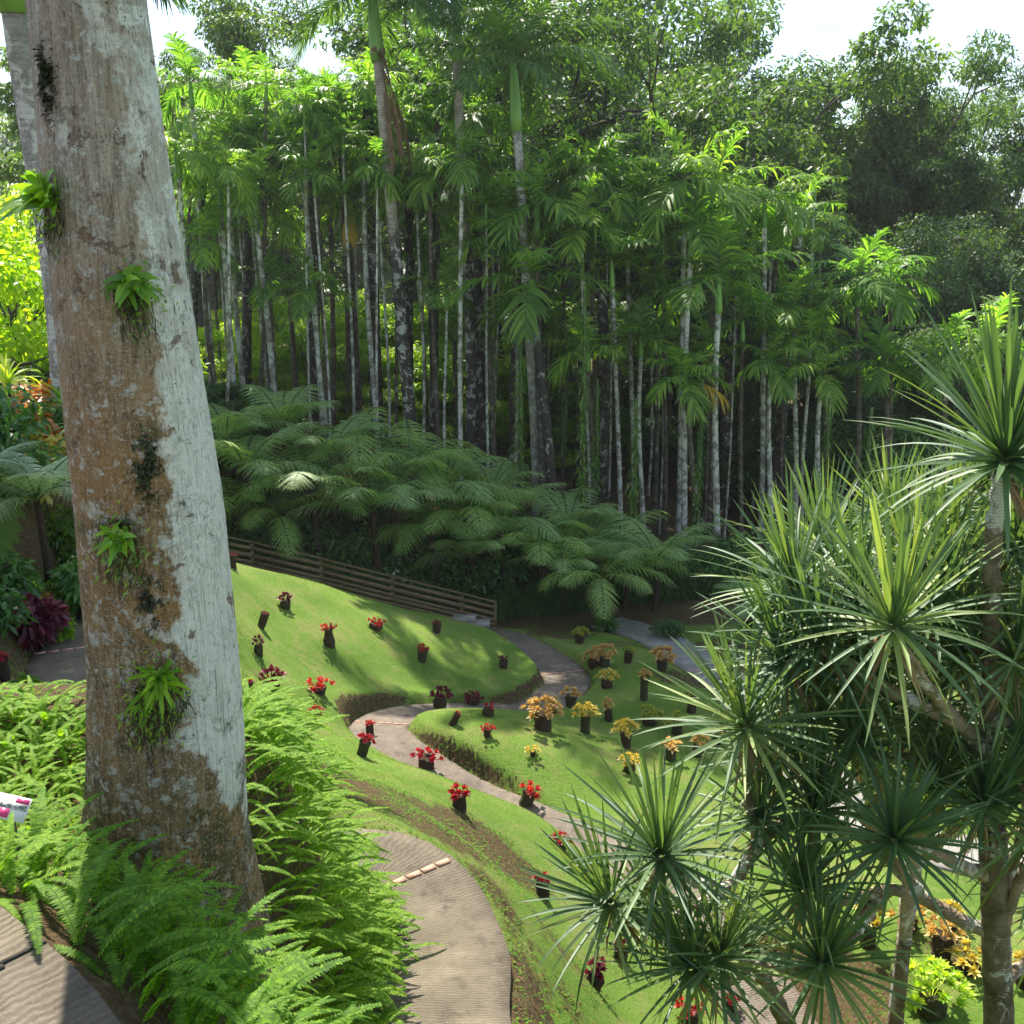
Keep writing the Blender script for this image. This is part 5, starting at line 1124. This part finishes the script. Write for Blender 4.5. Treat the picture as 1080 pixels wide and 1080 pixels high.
def brom(mat, form, v):
    key = (mat, form, v % 2)
    if key not in BM:
        p = {'top': (7, .10, .07), 'few': (4, .08, .06), 'mass': (15, .14, .14), 'wide': (11, .17, .06), 'tall': (12, .10, .26), 'big': (26, .21, .18)}[form]
        BM[key] = brom_mesh(len(BM) * 5 + 2, mat, *p)
    return BM[key]
PG_R = 'red bromeliads on fibre logs across the lawn'; PG_Y = 'yellow bromeliads on fibre logs across the lawn'
POTS = [ # px, base py, log width px, log height px, shape, tilt x, plant colour, form, plant scale, label
 (246,599,7,13,'log',0,'plum','top',1.,'small dark log of plum bromeliads at the lawn edge close to the fence left end'),
 (301,641,11,8,'squat',0,'plum','mass',.9,'squat bowl of dark red bromeliads high on the upper lawn'),
 (275,662,9,17,'log',.35,'red','few',.5,'nearly bare dark log leaning right on the upper lawn'),
 (347,680,12,18,'waist',0,'coral','wide',.8,'bottle-shaped log with red plants, in the middle of the upper lawn'),
 (273,691,9,12,'squat',0,'plum','tall',1.1,'upright column of plum bromeliads hiding its log, left on the upper lawn'),
 (396,663,13,6,'squat',.2,'coral','wide',.75,'low flat log with coral plants near the fence'),
 (460,667,9,9,'flare',.1,'plum','top',.9,'log of dark red bromeliads at the lawn crest below the fence posts'),
 (445,697,11,13,'flare',.1,'coral','top',.9,'sunlit log of coral bromeliads casting a long shadow on the upper lawn'),
 (531,704,9,9,'squat',0,'plum','few',1.,'small dark log at the right tip of the upper lawn by the path'),
 (287,728,14,11,'squat',0,'plum','mass',1.15,'bushy plum bromeliads on a squat log near the lichen trunk'),
 (259,735,9,18,'log',.3,'red','few',.8,'dark log leaning right, close beside the lichen trunk'),
 (337,731,14,8,'squat',0,'coral','wide',1.1,'spreading coral bromeliads on a low log at the bend of the bank'),
 (334,761,11,10,'flare',0,'red','mass',.85,'red bromeliads on a short log above the ferns'),
 (463,748,14,14,'squat',.15,'plum','mass',.95,'dark log of plum bromeliads at the far left edge of the island lawn'),
 (498,743,13,7,'squat',.1,'plum','wide',.9,'low wide plum bromeliads at the back of the island lawn'),
 (477,764,8,13,'log',.45,'red','few',.9,'slim tilted log with a few red plants on the island lawn'),
 (515,755,12,9,'squat',0,'red','few',.95,'round dark log with few red leaves on the island lawn'),
 (514,776,9,8,'log',0,'coral','wide',.95,'branching bright red bromeliads over a thin stump on the island lawn'),
 (390,776,9,13,'log',0,'coral','top',.95,'red-topped log standing at the paver strip of the winding path'),
 (381,797,13,17,'log',.3,'red','mass',.85,'leaning log of red bromeliads just below the path paver strip'),
 (449,812,17,14,'log',.1,'red','wide',.95,'broad log crowned with scarlet bromeliads beside the winding path'),
 (484,853,16,17,'log',0,'red','top',1.15,'upright barrel log of red bromeliads on the near grassy slope'),
 (553,851,16,18,'log',.35,'coral','top',1.15,'barrel log leaning right with scarlet bromeliads on the near slope edge'),
 (592,895,12,10,'log',0,'red','wide',1.,'red bromeliads poking out above the tips of the screw pine leaves'),
 (572,946,15,20,'log',0,'red','top',.95,'dark log with red plants at the left tips of the screw pine leaves'),
 (655,1011,14,12,'squat',0,'plum','mass',.85,'dark red bromeliads half hidden among the lower screw pine leaves'),
 (627,1041,17,16,'squat',.1,'plum','tall',1.0,'dark round log with plum bromeliads left of the lower screw pine leaves'),
 (727,1079,19,15,'squat',0,'coral','wide',.9,'coral bromeliads on a dark bowl at the bottom edge under the screw pine'),
 (768,1068,14,15,'log',.2,'red','top',.95,'red bromeliads right of the coral ones at the bottom edge'),
 (611,678,10,9,'log',.1,'olive','mass',.85,'olive bromeliads on a short log beside the head of the path'),
 (626,703,12,9,'squat',0,'peach','mass',.85,'brownish pink bromeliads, left one of a touching pair by the path'),
 (638,703,12,12,'log',0,'peach','mass',.95,'peach bromeliads, right one of a touching pair by the path'),
 (662,699,9,12,'log',.1,'olive','top',1.,'green-topped log left of the pinkish clump by the round bush'),
 (697,708,11,13,'flare',.1,'peach','mass',1.2,'pinkish branching clump on a log right in front of the round bush'),
 (679,738,9,27,'log',0,'peach','mass',.8,'tallest thin log with peach bromeliads standing in the far lawn'),
 (640,725,12,9,'squat',0,'gold','mass',.9,'yellow bromeliads on a short stump behind the slim peach-topped log'),
 (642,760,9,16,'log',-.1,'peach','tall',.85,'slim log with a tuft of peach bromeliads on the far lawn'),
 (602,745,12,12,'flare',0,'peach','top',1.1,'flat-topped peach bromeliads on a log at the near side of the curved path'),
 (583,753,9,14,'log',0,'peach','top',1.,'peach-topped log hidden behind the widest yellow clump of the island lawn'),
 (572,769,19,18,'log',0,'peach','big',.75,'widest clump of yellow and pink bromeliads on a thick split log'),
 (617,773,11,20,'log',0,'gold','mass',1.15,'round yellow bromeliads on a narrow log right of the widest clump'),
 (660,788,12,17,'log',0,'gold','mass',1.1,'flat yellow crown on a dark log just above the screw pine tips'),
 (684,764,14,7,'squat',.2,'olive','mass',.9,'low sprawling olive bromeliads on the far lawn'),
 (714,774,13,12,'log',0,'olive','mass',.9,'olive topped stout log in the far lawn right of the sprawling ones'),
 (562,797,6,6,'squat',0,'gold','wide',1.0,'yellow bromeliads without visible log at the island bank edge'),
 (729,751,10,17,'log',0,'olive','top',1.,'dark tall log beside the far path, greenish on top'),
 (707,801,13,13,'log',0,'peach','top',1.1,'peach bromeliads on a log behind the tips of the screw pine, left'),
 (735,797,12,13,'log',.2,'peach','mass',.85,'peach bromeliads on a tilted log by the far path edge'),
 (756,784,10,12,'log',0,'gold','mass',.8,'small yellow bromeliads on a dark log close to the far path'),
 (779,802,10,14,'log',0,'gold','few',.8,'small dark log nearly lost among the screw pine leaves'),
 (664,814,12,9,'squat',0,'gold','mass',.9,'yellow tuft seen through the uppermost left screw pine leaf tips'),
 (915,997,17,32,'log',0,'gold','tall',1.1,'bright yellow bromeliads on a tall dark log under the screw pine branches'),
 (958,982,17,16,'squat',0,'peach','wide',1.15,'pinkish olive bromeliads on a hanging-looking bowl log under the branches'),
 (992,1012,22,30,'log',0,'peach','top',1.0,'stout cut log with a thin pinkish top beside the screw pine trunk'),
 (1000,978,17,14,'squat',0,'gold','top',1.15,'dark rounded log with yellow leaves behind the stout cut log'),
 (982,1069,30,25,'squat',-.1,'limeb','big',1.05,'large lime yellow bromeliad mound on a bowl log near the bottom edge'),
 (1022,1025,20,14,'squat',0,'gold','wide',1.1,'yellow and green bromeliads on a dark bowl touching the trunk base'),
 (1079,1040,16,20,'squat',0,'gold','mass',1.1,'yellow bromeliads cut by the right edge of the picture near the bottom'),
 (30,664,15,20,'log',.2,'plum','mass',.55,'purple-leaved bromeliads on a leaning log beside the upper left path'),
 (6,663,15,26,'squat',0,'plum','few',.7,'dark mossy log at the left edge behind the purple-topped one'),
 (2,716,17,22,'log',0,'red','mass',.62,'crimson bromeliads on a log at the left edge nearest the upper path'),
]
k = 0
for px, py, wpx, hpx, shp, tilt, mt, form, ps, lb in POTS:
    p = hit(px, py); dp = depth(p); r = wpx / F * dp; h = max(hpx / F * dp / cp, .08)
    g_ = PG_R if mt in ('red', 'coral', 'plum') else PG_Y
    lb = lb.replace(' of the picture', '')
    root = empty('potted_bromeliad', p, lb, 'potted bromeliad', g_, (0, tilt, (k * 2.1) % 6.28 if not tilt else 0))
    link('fibre_log', LOGS[(shp, k % 3)], root).scale = (r, r, h)
    s = ps * dp / 21 * (1.12 if dp < 25 else 1.0) * max(.75, 1.0)
    s = ps * r / .23 * (1.05 if r > .12 else 1.2) if form not in ('tall', 'few') or r > .2 else ps * r / .22
    s *= 1.42 if mt in ('gold', 'peach', 'olive') else 1.12
    c = link('bromeliad', brom(mt, form, k), root, (0, 0, h * (.93 if form != 'tall' else .75))); c.scale = (s,) * 3; c.rotation_euler.z = k * 1.3; k += 1
# ------------------------------------------------------------------ light
SUN_AZ = R(-18); SUN_EL = R(50)        # azimuth from +Y (camera forward), negative = left
w = bpy.data.worlds.new('World'); scene.world = w; w.use_nodes = True
nt = w.node_tree; g = G(nt); bg = nt.nodes['Background']
sky = g.n('TexSky', sky_type='NISHITA', sun_disc=False); sky.sun_elevation = SUN_EL; sky.sun_rotation = SUN_AZ
sky.air_density = 1.0; sky.dust_density = .2; sky.ozone_density = 1.5
tc = g.n('TexCoord'); v = g.mapping(tc.outputs['Generated'], (1, 1, 2.2))
cl = g.ramp(g.noise(v, 2.6, 8, .6, .35), [(.36, 0.), (.6, 1.)])
col = g.mix(g.math('MULTIPLY', cl, .95), sky.outputs[0], (2.15, 2.42, 2.8))
g.l(col, bg.inputs['Color']); bg.inputs['Strength'].default_value = .15
sd_ = bpy.data.lights.new('sun', 'SUN'); sd_.energy = 5.0; sd_.angle = R(.53); sd_.color = (1, .94, .82)
so_ = bpy.data.objects.new('sun', sd_); COL.objects.link(so_)
dv = Vector((math.sin(SUN_AZ) * math.cos(SUN_EL), math.cos(SUN_AZ) * math.cos(SUN_EL), math.sin(SUN_EL)))
so_.rotation_euler = dv.to_track_quat('Z', 'Y').to_euler(); so_.location = dv * 60
vs = scene.view_settings; vs.view_transform = 'Standard'; vs.look = 'None'; vs.gamma = 1; vs.exposure = 1.3; vs.use_curve_mapping = False
scene.cycles.max_bounces = 8; scene.cycles.transparent_max_bounces = 8; scene.cycles.diffuse_bounces = 4; scene.cycles.transmission_bounces = 6

hz = bpy.data.materials.new('haze_air'); hz.use_nodes = True; nt = hz.node_tree; nt.nodes.clear(); out = nt.nodes.new('ShaderNodeOutputMaterial')
pv = nt.nodes.new('ShaderNodeVolumePrincipled'); pv.inputs['Color'].default_value = (.93, .97, 1, 1); pv.inputs['Density'].default_value = .0003; pv.inputs['Anisotropy'].default_value = .35
nt.links.new(pv.outputs[0], out.inputs['Volume']); mb = MB(); zlo = float(HZ.min()) - 1.0; box(mb, (0, 150, (zlo + 62) / 2), 640, 800, (62 - zlo) / 2)
tag(link('haze', mb.mesh('haze', hz, False)), 'thin pale haze over the whole garden', 'haze', kind='stuff')
